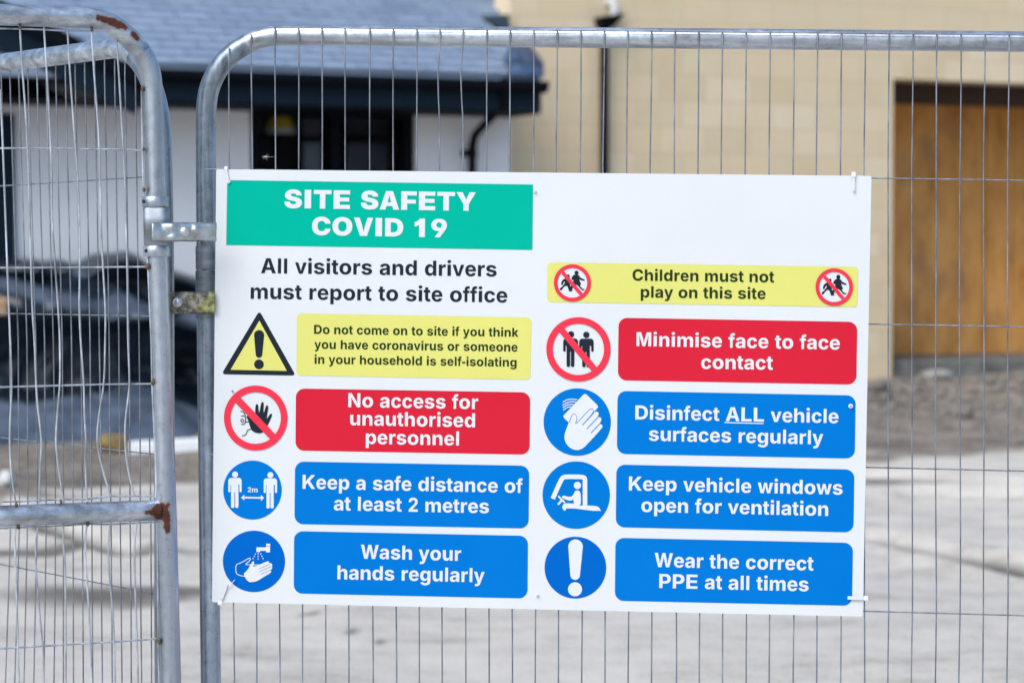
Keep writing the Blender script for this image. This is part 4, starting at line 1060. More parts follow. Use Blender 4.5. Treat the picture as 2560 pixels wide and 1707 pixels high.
for x, y, r, k in ((398, 1254, 0.008, 1.0), (405, 1266, 0.012, 1.0), (411, 1276, 0.014, 1.0), (415, 1288, 0.014, 1.0), (417, 1302, 0.012, 1.0), (418, 1316, 0.0105, 1.0), (418, 1328, 0.008, 0.9),
                   (420, 1258, 0.007, 0.8), (398, 1277, 0.015, 1.0), (402, 1291, 0.012, 1.0), (418, 1345, 0.012, 0.32), (419, 1372, 0.012, 0.30), (414, 1300, 0.022, 0.36), (406, 1240, 0.014, 0.34)):
    spots.append((gp(x, y), r, k))
k_c = max(i for i, p in enumerate(sm) if p.z > 1.96)
mb = MB(); mb.tube(sm[:k_c + 1], TR, 28)
rust_build(mb, 'top_rail', M['galv_rail'], gate, spots)
mb = MB(); mb.tube(sm[k_c:], TR, 28)
rust_build(mb, 'post', M['gate_post'], gate, spots)
mr0, mr1 = GT.sz(0, 1289.5), GT.sz(398, 1274.5)
km = (mr1[1] - mr0[1]) / (mr1[0] - mr0[0])
mb = MB(); mb.tube(dense([GT.at(sl + 0.02, mr0[1] + km * (sl - mr0[0])), GT.at(*mr0), GT.at(*mr1)], 0.007), TR, 28)
rs = [(gp(398, 1268), 0.016, 1.0), (gp(388, 1276), 0.013, 1.0), (gp(376, 1279), 0.009, 0.95), (gp(366, 1281), 0.007, 0.85), (gp(401, 1286), 0.02, 1.0), (gp(375, 1282), 0.02, 0.34)]
rust_build(mb, 'middle_rail', M['galv_rail'], gate, rs)
def zpath(rows):
    return [(x / Z, y0 + y / Z) for y0, seq in rows for x, y in seq]
GW = [
    [(0, [(0, 820), (15, 1100), (35, 1568)]), (427, [(60, 700), (75, 1100), (95, 1568)]), (854, [(110, 400), (85, 850), (100, 1200), (145, 1490)])],
    [(0, [(181, 245), (205, 640), (240, 1100), (262, 1568)]), (427, [(275, 500), (288, 1000), (300, 1350), (318, 1568)]), (854, [(330, 400), (350, 640), (382, 900), (375, 1050), (362, 1300), (360, 1480)])],
    [(0, [(403, 255), (425, 600), (450, 1000), (475, 1568)]), (427, [(475, 400), (495, 700), (515, 1000), (540, 1350), (550, 1568)]), (854, [(552, 380), (530, 600), (512, 850), (515, 1000), (550, 1250), (585, 1475)])],
    [(0, [(618, 262), (640, 640), (680, 1200), (712, 1568)]), (427, [(730, 500), (732, 1000), (725, 1250), (740, 1568)]), (854, [(770, 380), (775, 700), (790, 900), (780, 1050), (790, 1300), (800, 1455)])],
    [(0, [(838, 268), (865, 700), (905, 1200), (918, 1568)]), (427, [(925, 500), (945, 880), (970, 1300), (965, 1568)]), (854, [(958, 380), (910, 650), (885, 900), (920, 1100), (1015, 1420)])],
    [(0, [(1066, 335), (1090, 650), (1115, 1100), (1145, 1568)]), (427, [(1158, 500), (1170, 1000), (1172, 1300), (1175, 1568)]), (854, [(1190, 350), (1185, 450), (1145, 750), (1150, 1000), (1180, 1200), (1235, 1425)])],
    [(0, [(1299, 830), (1305, 1200), (1312, 1568)]), (427, [(1315, 150), (1330, 500), (1355, 820), (1362, 950), (1375, 1300), (1390, 1568)]), (854, [(1395, 400), (1415, 800), (1433, 1200), (1430, 1430)])],
]
GL_ = [
    [(145, 130), (135, 300), (150, 700), (160, 1000), (165, 1250), (175, 1568)],
    [(350, 130), (328, 260), (328, 500), (345, 700), (370, 1000), (400, 1300), (400, 1568)],
    [(580, 110), (580, 300), (600, 480), (602, 800), (605, 1200), (605, 1568)],
    [(797, 105), (780, 300), (790, 550), (815, 850), (830, 1200), (843, 1568)],
    [(1012, 100), (993, 300), (1000, 550), (1025, 800), (1045, 1050), (1057, 1568)],
    [(1262, 92), (1235, 250), (1235, 500), (1245, 800), (1255, 1100), (1268, 1568)],
    [(1440, 92), (1450, 600), (1450, 1150), (1462, 1568)],
]
GWR = 0.0017
mb = MB()
for w in GW:
    p = smooth_path([GT.pt(x, y, 0.004) for x, y in zpath(w)], 2)
    mb.tube(p, GWR, 10)
s_w0 = GT.sz(0, 400)[0]
for k in range(1, 74):
    s = s_w0 - 0.043 * k
    if s < sl + 0.03: break
    q = [GT.at(s + 0.004 * math.sin(k * 3.1 + t), 1.98 - 0.135 * t, 0.004) for t in range(10)]
    mb.tube(q, GWR, 6)
def gate_long(pts, off=0.0002):
    p = [GT.pt(x / Z, y, off) for x, y in pts]
    a, b = GT.sz(pts[0][0] / Z, pts[0][1], off), GT.sz(pts[1][0] / Z, pts[1][1], off)
    kk = (b[1] - a[1]) / (b[0] - a[0])
    mb.tube([GT.at(sl + 0.02, a[1] + kk * (sl + 0.02 - a[0]), off)] + p, GWR, 10)
gate_long([(0, 264 / Z), (300, 270 / Z), (600, 284 / Z), (875, 293 / Z)])
gate_long([(0, 1362 / Z), (465, 1364 / Z), (900, 1370 / Z), (1140, 1373 / Z), (1315, 1387 / Z)])
gate_long([(0, 427 + 891 / Z), (720, 427 + 887 / Z), (1160, 427 + 883 / Z), (1345, 427 + 882 / Z)])
gate_long([(0, 854 + 417 / Z), (560, 854 + 402 / Z), (960, 854 + 391 / Z), (1390, 854 + 387 / Z)])
gate_long([(0, 854 + 1467 / Z), (160, 854 + 1466 / Z), (560, 854 + 1445 / Z), (800, 854 + 1444 / Z), (1010, 854 + 1415 / Z), (1430, 854 + 1417 / Z)])
mb.build('wire_mesh', M['pale_wire'], gate)
mb = MB()
for w in GL_:
    q = [(x / Z, 1280 + y / Z) for x, y in w]
    p = smooth_path([GT.pt(x, y, 0.004) for x, y in q], 2)
    p.append(GT.at(GT.sz(*q[-1])[0] + 0.004, 0.12, 0.004))
    mb.tube(p, GWR, 10)
for k in range(1, 74):
    s = GT.sz(140 / Z, 1400)[0] - 0.043 * k
    if s < sl + 0.03: break
    mb.tube([GT.at(s, 1.135, 0.004), GT.at(s + 0.003, 0.9, 0.004), GT.at(s, 0.12, 0.004)], GWR, 6)
gate_long([(0, 1280 + 147 / Z), (400, 1280 + 134 / Z), (800, 1280 + 108 / Z), (1010, 1280 + 111 / Z), (1430, 1280 + 90 / Z)])
gate_long([(0, 1280 + 1250 / Z), (600, 1280 + 1214 / Z), (1040, 1280 + 1188 / Z), (1445, 1280 + 1160 / Z)])
for i in (0.62, 0.37, 0.13):
    mb.tube([GT.at(sl, i + 0.02, 0), GT.at(0.02, i, 0)], GWR, 6)
mb.build('wire_mesh', M['pale_wire'], gate)
for x, y, r in ((186, 250 / Z, 0.0034), (842, 272 / Z, 0.0036), (1066, 343 / Z, 0.0032), (1309, 812 / Z, 0.0042), (1320, 1370 / Z, 0.0034), (1322, 427 + 172 / Z, 0.004),
                (1360, 427 + 880 / Z, 0.0052), (1408, 854 + 370 / Z, 0.005), (1462, 1280 + 1178 / Z, 0.0052), (150, 854 + 1492 / Z, 0.0034), (560, 854 + 1468 / Z, 0.0034), (800, 854 + 1462 / Z, 0.003),
                (170, 1280 + 138 / Z, 0.004), (805, 1280 + 104 / Z, 0.004)):
    mb = MB(); r *= 0.8; mb.ball(GT.pt(x / Z, y, 0.008), r, r * 0.9, r * 1.25, 12, 8, 0.6, int(x))
    mb.build('weld_blob', M['weld'] if r > 0.0026 else M['pale_wire'], gate)
# collars and sleeve of the hinge on the gate post
def ring_at(y0, y1, cx, r, sq=2.0, name='collar', mat='gate_post'):
    c0, c1 = GT.pt(cx, y0), GT.pt(cx + (y1 - y0) * 0.02, y1)
    mb = MB(); n = 40
    vs = []
    for c, rr in ((c0, r - 0.001), (c0 + Vector((0, 0, -0.001)), r), (c1 + Vector((0, 0, 0.001)), r), (c1, r - 0.001)):
        for k in range(n):
            a = 2 * math.pi * k / n
            ca, sa = math.cos(a), math.sin(a)
            d = (abs(ca) ** sq + abs(sa) ** sq) ** (-1 / sq)
            vs.append(c + Vector((ca, sa, 0)) * rr * d)
    fs = [(i * n + k, (i + 1) * n + k, (i + 1) * n + (k + 1) % n, i * n + (k + 1) % n) for i in range(3) for k in range(n)]
    mb.add(vs, fs, True)
    mb.add(vs[:n], [tuple(range(n))]); mb.add(vs[-n:], [tuple(range(n - 1, -1, -1))])
    o = rust_build(mb, name, M[mat], gate)
    return o
c1 = ring_at(492, 518.5, 389, 0.0240, 2.0)
sv = ring_at(519.5, 613.5, 391.5, 0.0228, 5, 'hinge_sleeve', 'sleeve')
c2 = ring_at(614.5, 641, 392, 0.0242, 2.0)
for yy, cx, par in ((504, 359.5, c1), (627, 365.5, c2)):
    mb = MB()
    a, b = GT.sz(cx - 3, yy - 13, 0.006), GT.sz(cx + 9, yy + 13, 0.006)
    mb.slab(GT, a[0], b[0], b[1], a[1], 0.000, 0.012)
    lug = rust_build(mb, 'collar_lug', M['gate_post'], par)
    lug.parent = par
    mb = MB(); c = GT.pt(cx, yy, 0.0125)
    nv = Vector((GT.n[0], GT.n[1], 0))
    mb.tube([c, c + nv * 0.0005], [0.0034, 0.0030], 12)
    mb.build('lug_hole', M['dark_gap'], par)
at_base(gate, GT.at(0.03, 0.0))

# --- second leaf, folded back into the site
SV = Upright(405, 4.43, -49)
leaf = thing('mesh_fence', 'mesh fence panel folded back into the site behind the bent one', 'fence', 'temporary mesh fence panels')
pts = [(0, 159), (272, 123)] + [(x, y) for x, y in ((292, 121), (315, 126), (336, 141), (356, 165), (375, 200), (392, 250), (402, 310))] + [(406, 427), (409.5, 640), (410.5, 854), (411, 1281), (411.5, 1707)]
vis = [SV.sz(*p) for p in pts]
k0 = (vis[1][1] - vis[0][1]) / (vis[1][0] - vis[0][0])
sl2 = -3.3
ztop = vis[0][1] + k0 * (sl2 - vis[0][0])
start = [(sl2, 0.2), (sl2, 1.2), (sl2, ztop - 0.14), (sl2 + 0.04, ztop - 0.04), (sl2 + 0.14, ztop)]
allp = [SV.at(s, z) for s, z in start + vis] + [SV.at(vis[-1][0], 0.03)]
sm = dense(smooth_path(allp, 2), 0.012)
k_c = max(i for i, p in enumerate(sm) if p.z > 1.965)
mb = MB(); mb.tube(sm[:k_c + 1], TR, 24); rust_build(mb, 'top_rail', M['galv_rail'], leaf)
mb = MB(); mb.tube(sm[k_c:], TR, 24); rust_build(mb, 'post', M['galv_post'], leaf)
A_ = [1243, 1147, 1053, 960, 868, 778, 690, 600, 512, 425, 340, 255, 172, 90, 10]
B_ = [1278, 1185, 1092, 1003, 912, 827, 742, 657, 572, 490, 410, 325, 248, 170, 15]
B_ = [1278, 1185, 1092, 1003, 912, 827, 742, 657, 572, 490, 410, 328, 248, 168, 90]
C_ = [1287, 1193, 1103, 1018, 930, 843, 757, 672, 585, 510, 425, 345, 255, 180, 100]
D_ = [1300, 1205, 1120, 1030, 940, 852, 765, 675, 582, 495, 400, 310, 220, 135, 50]
mb = MB()
for a, b, c, d in zip(A_, B_, C_, D_):
    p = [SV.pt(a / Z, (130 + 0.13 * (340 - a / Z)) if a > 1200 else 150, 0.003), SV.pt(a / Z, 190, 0.003), SV.pt((a + b) / 2 / Z + rnd.uniform(-.8, .8), 520, 0.003), SV.pt(b / Z, 854, 0.003),
         SV.pt((b + c) / 2 / Z + rnd.uniform(-1, 1), 1060, 0.003), SV.pt(c / Z, 1281, 0.003), SV.pt((c + d) / 2 / Z + rnd.uniform(-1, 1), 1490, 0.003), SV.pt(d / Z, 1707, 0.003)]
    q = SV.sz(d / Z, 1707)
    p.append(SV.at(q[0], 0.12, 0.003))
    mb.tube(p, WR, 8)
mb.tube([SV.pt(1372 / Z, 1090, 0.003), SV.pt(1384 / Z, 1281, 0.003), SV.pt(1392 / Z, 1707, 0.003)], WR, 8)
s_w = SV.sz(10 / Z, 190)[0]
for k in range(1, 80):
    s = s_w - 0.043 * k
    if s < sl2 + 0.03: break
    mb.tube([SV.at(s, 1.99, 0.003), SV.at(s, 0.15, 0.003)], WR, 6)
for (x0, y0), (x1, y1) in (((0, 465.5), (358, 443)), ((0, 783.5), (374, 790.3)), ((0, 1093.5), (386, 1135)), ((0, 1409.5), (388, 1483.5))):
    a, b = SV.sz(x0, y0), SV.sz(x1, y1)
    kk = (b[1] - a[1]) / (b[0] - a[0])
    mb.tube([SV.at(sl2, a[1] + 0.2 * kk * (sl2 - a[0]), 0), SV.at(*a), SV.at(*b)], WR, 8)
mb.build('wire_mesh', M['galv_wire'], leaf)
at_base(leaf, SV.at(0.0, 0.0))

# ------------------------------------------------------------------ couplers joining the posts
def strap(name, label, plane, x0, x1, y0, y1, off, mat, bolt, bumps, seed, moss=None):
    root = thing(name, label, 'coupler', 'steel couplers between the fence posts')
    mb = MB()
    nxs, nys = 44, 12
    vals = []
    for i in range(nxs + 1):
        for j in range(nys + 1):
            u, v = i / nxs, j / nys
            x = x0 + (x1 - x0) * u
            yy = y0 + (y1 - y0) * v + (1.1 * noise.noise(Vector((u * 5, seed, 0))) if v in (0, 1) else 0)
            e = min(v, 1 - v) * 2
            o = off - 0.004 * (1 - min(1, e * 3.5)) ** 2
            for bx, by, br, bh in bumps:
                o += bh * math.exp(-(((x - bx) / br) ** 2 + ((yy - by) / br) ** 2))
            o += 0.0008 * noise.noise(Vector((u * 9, v * 4, seed)))
            mb.v.append(tuple(plane.pt(x, yy, o)))
            vals.append((moss(u, v) if moss else 0.0))
    for i in range(nxs):
        for j in range(nys):
            a = i * (nys + 1) + j
            mb.f.append((a, a + 1, a + nys + 2, a + nys + 1)); mb.sm.append(True)
    o = mb.build('strap', M[mat], root, attrs={'moss': vals, 'rust': [0.0] * len(vals)})
    sd = o.modifiers.new('thick', 'SOLIDIFY'); sd.thickness = 0.004; sd.offset = 1.0
    mb = MB()
    c = plane.pt(bolt[0], bolt[1], off + 0.0035)
    nv = Vector((plane.n[0], plane.n[1], 0))
    R_ = bolt[2]
    ring = [(R_, 0.0), (R_ * 0.98, R_ * 0.12), (R_ * 0.85, R_ * 0.36), (R_ * 0.6, R_ * 0.56), (R_ * 0.3, R_ * 0.66), (R_ * 0.02, R_ * 0.69)]
    mb.tube([c + nv * (h - 0.001) for r, h in ring], [r for r, h in ring], 28)
    mb.build('bolt_head', M['bolt'], root)
    mb = MB()
    mb.tube([c - nv * 0.075, c - nv * 0.003], 0.005, 12)
    mb.build('bolt_shank', M['bolt'], root)
    # back strap hooked round the posts
    mb = MB()
    sA, zA = plane.sz(x0 + 6, (y0 + y1) / 2 - (y1 - y0) * 0.42, off); sB, zB = plane.sz(x1 - 2, (y0 + y1) / 2 + (y1 - y0) * 0.42, off)
    mb.slab(plane, sA, sB, zB, zA, off - 0.062, off - 0.058)
    mb.build('back_strap', M['galv_clamp'], root)
    at_base(root, plane.at(sA, zB, off))
    return root
UP = Upright(400, 4.30, 20)
strap('fence_coupler', 'shiny dented steel coupler with domed bolt bridging the two fence posts', UP, 379, 540.3, 560.5, 599.5, 0.004, 'galv_clamp', (462.8, 579.5, 0.0098),
      [(402, 564, 13, -0.0045), (436, 597, 13, 0.0045), (489, 575, 7, 0.0055), (491, 593, 8, -0.0035), (432, 566, 10, 0.0035), (515, 585, 14, -0.002), (415, 592, 9, -0.003)], 2)
LP = Upright(420, 4.395, 0)
strap('fence_coupler', 'mossy steel coupler with yellow green growth below the shiny one', LP, 423, 537.2, 733, 780, 0.010, 'mossy', (444, 756, 0.0098),
      [(536, 756, 60, 0.001)], 5, moss=lambda u, v: 0.0 if u < 0.2 else (0.16 + 1.0 * max(0, u - 0.42)) * (1.0 if 0.02 < v else 1))

# ------------------------------------------------------------------ the safety sign
SO = 0.0080                                # printed face stands this far in front of the wires
SG = Upright(515, 4.40, -4)
sign = thing('safety_sign', 'large white plastic site safety sign with green header and coloured panels', 'sign')
FONT = json.loads(GLYPHS)

def area2(c):
    return sum(a[0] * b[1] - b[0] * a[1] for a, b in zip(c, c[1:] + c[:1]))
def winding(p, cs):
    w = 0
    for c in cs:
        for a, b in zip(c, c[1:] + c[:1]):
            if a[1] <= p[1]:
                if b[1] > p[1] and (b[0] - a[0]) * (p[1] - a[1]) - (p[0] - a[0]) * (b[1] - a[1]) > 0: w += 1
            elif b[1] <= p[1] and (b[0] - a[0]) * (p[1] - a[1]) - (p[0] - a[0]) * (b[1] - a[1]) < 0: w -= 1
    return w
def fill(cs):
    """triangles covering the non-zero inside of the contours"""
    pts, edges = [], []
    for c in cs:
        b = len(pts)
        pts += [Vector((float(x), float(y))) for x, y in c]
        edges += [(b + i, b + (i + 1) % len(c)) for i in range(len(c))]
    vo, eo, fo, *_ = delaunay_2d_cdt(pts, edges, [], 0, 1e-4)
    keep = []
    for f in fo:
        q = [vo[i] for i in f]
        c = (sum(p.x for p in q) / len(q), sum(p.y for p in q) / len(q))
        if winding(c, cs): keep.append(tuple(f))
    return [(v.x, v.y) for v in vo], keep

class Print:
    """flat print on the sign: contours in photo pixels, laid on the board's face"""
    def __init__(self, layer):
        self.mb, self.off, self.cs = MB(), SO + 0.0005 * layer, []
    def tris(self, vs, fs):
        out = []
        for f in fs:
            a = sum(vs[i][0] * vs[j][1] - vs[j][0] * vs[i][1] for i, j in zip(f, f[1:] + f[:1]))
            out.append(tuple(f) if a < 0 else tuple(reversed(f)))
        self.mb.add([SG.pt(x, y, self.off) for x, y in vs], out)
    def shape(self, *cs):
        """ink shapes; all of them are merged into one flat print when built"""
        cs = [[tuple(p) for p in c] for c in cs]
        self.cs += [c if area2(c) > 0 else c[::-1] for c in cs]
    def ring(self, cx, cy, r0x, r0y, r1x, r1y, n=96):
        vs = []
        for k in range(n):
            a = 2 * math.pi * k / n
            vs.append((cx + r0x * math.cos(a), cy + r0y * math.sin(a)))
            vs.append((cx + r1x * math.cos(a), cy + r1y * math.sin(a)))
        fs = [(2 * k, 2 * k + 1, (2 * k + 3) % (2 * n), (2 * k + 2) % (2 * n)) for k in range(n)]
        self.tris(vs, fs)
    def disc(self, cx, cy, rx, ry=None, n=72):
        ry = rx if ry is None else ry
        self.shape([(cx + rx * math.cos(2 * math.pi * k / n), cy + ry * math.sin(2 * math.pi * k / n)) for k in range(n)])
    def stroke(self, pts, w, n=2, round_cap=True):
        pts = [Vector((p[0], p[1])) for p in pts]
        for _ in range(n):
            out = [pts[0]]
            for a, b in zip(pts, pts[1:]):
                out += [a.lerp(b, 0.25), a.lerp(b, 0.75)]
            pts = out + [pts[-1]]
        L, R = [], []
        for i, p in enumerate(pts):
            t = (pts[min(i + 1, len(pts) - 1)] - pts[max(i - 1, 0)]).normalized()
            q = Vector((-t.y, t.x)) * w / 2
            L.append(p + q); R.append(p - q)
        self.shape([tuple(v) for v in L + R[::-1]])
        if round_cap:
            for e in (pts[0], pts[-1]): self.disc(e.x, e.y, w / 2 * 0.999, n=14)
    def flush(self):
        if self.cs:
            self.tris(*fill(self.cs))
            self.cs = []
    def build(self, name, mat, parent):
        self.flush()
        return self.mb.build(name, M[mat], parent)

def soft(pts, n=2):
    for _ in range(n):
        out = []
        for a, b in zip(pts, pts[1:] + pts[:1]):
            out += [(a[0] * .75 + b[0] * .25, a[1] * .75 + b[1] * .25), (a[0] * .25 + b[0] * .75, a[1] * .25 + b[1] * .75)]
        pts = out
    return pts
def quad(tl, tr, br, bl, r=0, n=8):
    if not r: return [tl, tr, br, bl]
    c = [Vector(p) for p in (tl, tr, br, bl)]
    out = []
    for i in range(4):
        p, a, b = c[i], (c[i - 1] - c[i]).normalized(), (c[(i + 1) % 4] - c[i]).normalized()
        o = p + (a + b) * r
        for k in range(n + 1):
            t = math.pi / 2 * k / n
            q = o - b * r * math.cos(t) - a * r * math.sin(t)
            out.append((q.x, q.y))
    return out
def capsule_bar(a, b, w):
    a, b = Vector(a), Vector(b)
    t = (b - a).normalized(); q = Vector((-t.y, t.x)) * w / 2
    return [tuple(a + q), tuple(b + q), tuple(b - q), tuple(a - q)]
GCACHE = {}
def glyph(face, ch):
    k = (face, ch)
    if k not in GCACHE:
        adv, cs = FONT[face][ch]
        cs = [list(zip(c[0::2], c[1::2])) for c in cs]
        GCACHE[k] = (adv, *fill(cs), min(x for c in cs for x, y in c), max(x for c in cs for x, y in c))
    return GCACHE[k]
def write(pr, text, x0, y0, x1, y1, cap, face='bold', space=0.278 / 0.718, track=0):
    """set one line so its ink runs from (x0, y0) to (x1, y1) along the baseline"""
    pen, items = 0.0, []
    for ch in text:
        if ch == ' ':
            pen += space * 1000; continue
        adv, vs, fs, lo, hi = glyph(face, ch)
        items.append((pen, vs, fs, lo, hi)); pen += adv + track
    a = items[0][0] + items[0][3]; b = items[-1][0] + items[-1][4]
    k = math.hypot(x1 - x0, y1 - y0) / (b - a)
    ux, uy = (x1 - x0) / math.hypot(x1 - x0, y1 - y0), (y1 - y0) / math.hypot(x1 - x0, y1 - y0)
    ky = cap / 1000
    for pen, vs, fs, lo, hi in items:
        pr.tris([(x0 + ux * (pen + x - a) * k + uy * 0.7 * y * ky, y0 + uy * (pen + x - a) * k - y * ky) for x, y in vs], fs)

# board with slightly rounded corners and real thickness
edge = quad((540.6, 423.4), (2178.7, 440), (2157, 1540.3), (529.8, 1504.5), 4, 5)
edge_in = edge
mb = MB()
n_ = len(edge)
f_, b_ = [SG.pt(x, y, SO) for x, y in edge], []
nv = Vector((SG.n[0], SG.n[1], 0))
b_ = [p - nv * 0.0035 for p in f_]
mb.add(f_ + b_, [tuple(range(n_ - 1, -1, -1)), tuple(range(n_, 2 * n_))] + [(i, (i + 1) % n_, n_ + (i + 1) % n_, n_ + i) for i in range(n_)])
mb.build('board', M['board'], sign)

def panel(name, mat, q, r, ink, lines, label=None, layer=1):
    p = Print(layer); p.shape(quad(*q, r)); o = p.build(name, mat, sign)
    if label: o['label'] = label
    t = Print(layer + 1)
    for l in lines: write(t, *l)
    t.build('lettering', ink, o)
    return o
panel('green_header', 'green', ((567.9, 450.5), (1332.9, 461.6), (1330.8, 624.8), (565.5, 612.6)), 0, 'white_ink',
      [('SITE SAFETY', 710.9, 520.4, 1189.2, 527.6, 46.4, 'black', 0.46), ('COVID 19', 779.9, 587.8, 1117, 593.8, 45.7, 'black', 0.46)])
t = Print(1)
write(t, 'All visitors and drivers', 652.3, 682.9, 1241.5, 691.4, 37.5)
write(t, 'must report to site office', 626.5, 746.8, 1268, 756.3, 37.6)
t.build('lettering', 'ink', sign)
panel('yellow_panel', 'yellow', ((742.2, 783.2), (1328.7, 793.4), (1325.9, 948.9), (740.8, 938.4)), 12, 'green_ink',
      [('Do not come on to site if you think', 785.1, 834.2, 1295.9, 841.8, 22.2), ('you have coronavirus or someone', 785.8, 871.5, 1293.8, 878.6, 22.2),
       ('in your household is self-isolating', 786.2, 908.8, 1291.4, 916.4, 22.2)])
panel('red_panel', 'red', ((739.8, 970.8), (1325.6, 980.6), (1323.8, 1135.8), (738.4, 1125.7)), 22, 'white_ink',
      [('No access for', 870.5, 1017.4, 1195.5, 1022.4, 34.9), ('unauthorised', 875.4, 1062.5, 1187.5, 1067.9, 34.9), ('personnel', 914.5, 1109.4, 1147.4, 1113.1, 34.9)])
panel('blue_panel', 'blue', ((737.7, 1153.2), (1323.1, 1163.7), (1321.4, 1320.3), (736, 1309.1)), 22, 'white_ink',
      [('Keep a safe distance of', 756.2, 1221.2, 1306.4, 1231.7, 34.9), ('at least 2 metres', 834.6, 1274.9, 1222.4, 1282.3, 34.9)])
panel('blue_panel', 'blue', ((735.3, 1326.9), (1320, 1338.7), (1318.6, 1495), (734.2, 1482.4)), 22, 'white_ink',
      [('Wash your', 901.9, 1395.6, 1152.6, 1401.3, 34.9), ('hands regularly', 843.4, 1447.2, 1211.2, 1454.9, 34.9)])
yp = panel('yellow_panel', 'yellow', ((1368.6, 655.7), (2145.7, 667.1), (2143.6, 767.9), (1367.9, 755)), 11, 'green_ink',
      [('Children must not', 1581.1, 701.4, 1935.4, 706.1, 28.4), ('play on this site', 1601.8, 743.6, 1913.9, 747.7, 28.4)])
panel('red_panel', 'red', ((1546.4, 794.3), (2143.2, 804.6), (2140.7, 961.1), (1544.6, 950.4)), 22, 'white_ink',
      [('Minimise face to face', 1591.1, 865, 2099.3, 873.9, 34.8), ('contact', 1752.9, 921.8, 1932.1, 924, 34.8)])
bp = panel('blue_panel', 'blue', ((1543.9, 976.8), (2139.3, 988.2), (2136.8, 1145.7), (1542.1, 1133.9)), 22, 'white_ink',
      [('Disinfect ALL vehicle', 1588.2, 1047.9, 2096.1, 1057.5, 35), ('surfaces regularly', 1622.1, 1101.4, 2057.9, 1110.7, 35)])
t = Print(2); t.shape(capsule_bar((1811.4, 1055.7), (1908.9, 1058.4), 2.6)); t.build('underline', 'white_ink', bp)
panel('blue_panel', 'blue', ((1541.1, 1160.7), (2136.1, 1173.2), (2133.6, 1330), (1539.3, 1317.1)), 22, 'white_ink',
      [('Keep vehicle windows', 1572.1, 1225.4, 2106.4, 1236.1, 35), ('open for ventilation', 1603.2, 1278.9, 2070.4, 1289.1, 35)])
panel('blue_panel', 'blue', ((1538.6, 1343.6), (2132.5, 1356.4), (2130, 1513.2), (1537.1, 1500.7)), 22, 'white_ink',
      [('Wear the correct', 1636.4, 1416.4, 2033.6, 1425.5, 35.3), ('PPE at all times', 1647.9, 1468.9, 2021.4, 1477.3, 35.3)])

# pictograms
def zb(p, ox=540, oy=770, k=2.868):
    return (ox + p[0] / k, oy + p[1] / k)
# warning triangle
def round_poly(pts, r, n=6):
    out = []
    m = len(pts)
    for i in range(m):
        p = Vector(pts[i]); a = (Vector(pts[i - 1]) - p).normalized(); b = (Vector(pts[(i + 1) % m]) - p).normalized()
        half = a.angle(b) / 2
        d = r / math.tan(half)
        s, e = p + a * d, p + b * d
        for k in range(n + 1):
            t_ = k / n
            q = s.lerp(p, t_).lerp(p.lerp(e, t_), t_)
            out.append((q.x, q.y))
    return out
t = Print(1); t.shape(round_poly([(648.4, 776.5), (553.5, 935.3), (739.5, 938.6)], 6.5)); tri_ = t.build('warning_triangle', 'ink', sign)
t = Print(2); t.shape([(648.4, 801.4), (576.3, 924.1), (717.1, 926.9)]); t.build('yellow_field', 'yellow', tri_)
def exclaim(pr, x, yt, r0, xb, yb, r1, xd, yd, rd):
    c = []
    for k in range(13):
        a = math.pi + math.pi * k / 12
        c.append((x + r0 * math.cos(a), yt + r0 + r0 * math.sin(a)))
    for k in range(13):
        a = math.pi * k / 12
        c.append((xb + r1 * math.cos(a), yb - r1 + r1 * math.sin(a)))
    pr.shape(c); pr.disc(xd, yd, rd)
t = Print(3); exclaim(t, 647.7, 825, 12.6, 647.4, 894, 8.2, 647.4, 910.5, 12); t.build('exclamation_mark', 'ink', tri_)
# prohibition rings
def prohibition(name, cx, cy, ro, ri, bar, w, sym, parent=None, layer=1):
    p = Print(layer + 2)
    p.ring(cx, cy, ro[0], ro[1], ri[0], ri[1])
    q = Print(layer + 2.4); q.shape(capsule_bar(*bar, w)); q.flush(); p.mb.add(q.mb.v, q.mb.f)
    o = p.build(name, 'ring_red', parent or sign)
    if parent:
        d = Print(layer); d.disc(cx, cy, ro[0] * 0.98, ro[1] * 0.98); d.build('white_field', 'white_ink', parent)
    s = Print(layer + 1); sym(s)
    s.build('symbol', 'ink', parent or o)
    return o
def stop_hand(s):
    s.shape(soft([zb(p) for p in [(246, 860), (232, 805), (219, 785), (222, 770), (240, 771), (268, 800), (279, 770), (283, 700), (288, 688), (302, 688), (305, 745), (311, 748), (323, 682), (330, 672), (343, 676),
        (338, 745), (345, 748), (357, 702), (366, 695), (376, 704), (362, 790), (367, 792), (386, 760), (398, 754), (402, 768), (380, 818), (362, 855), (343, 885), (322, 896), (298, 896), (265, 885)]], 1))
    for l in ([(176, 740), (192, 740), (206, 756), (212, 785), (211, 822), (198, 833), (183, 831)], [(180, 772), (209, 773)], [(210, 815), (238, 815)], [(255, 868), (226, 870), (217, 900), (208, 910), (188, 916)]):
        s.stroke([zb(p) for p in l], 1.9, 1)
    c = zb((188, 806)); s.ring(c[0], c[1], 4.6, 4.6, 2.7, 2.7, 28)
prohibition('prohibition_ring', 639, 1044.4, (79.2, 81), (63, 64.5), (zb((157, 659)), zb((407, 922))), 18, stop_hand)
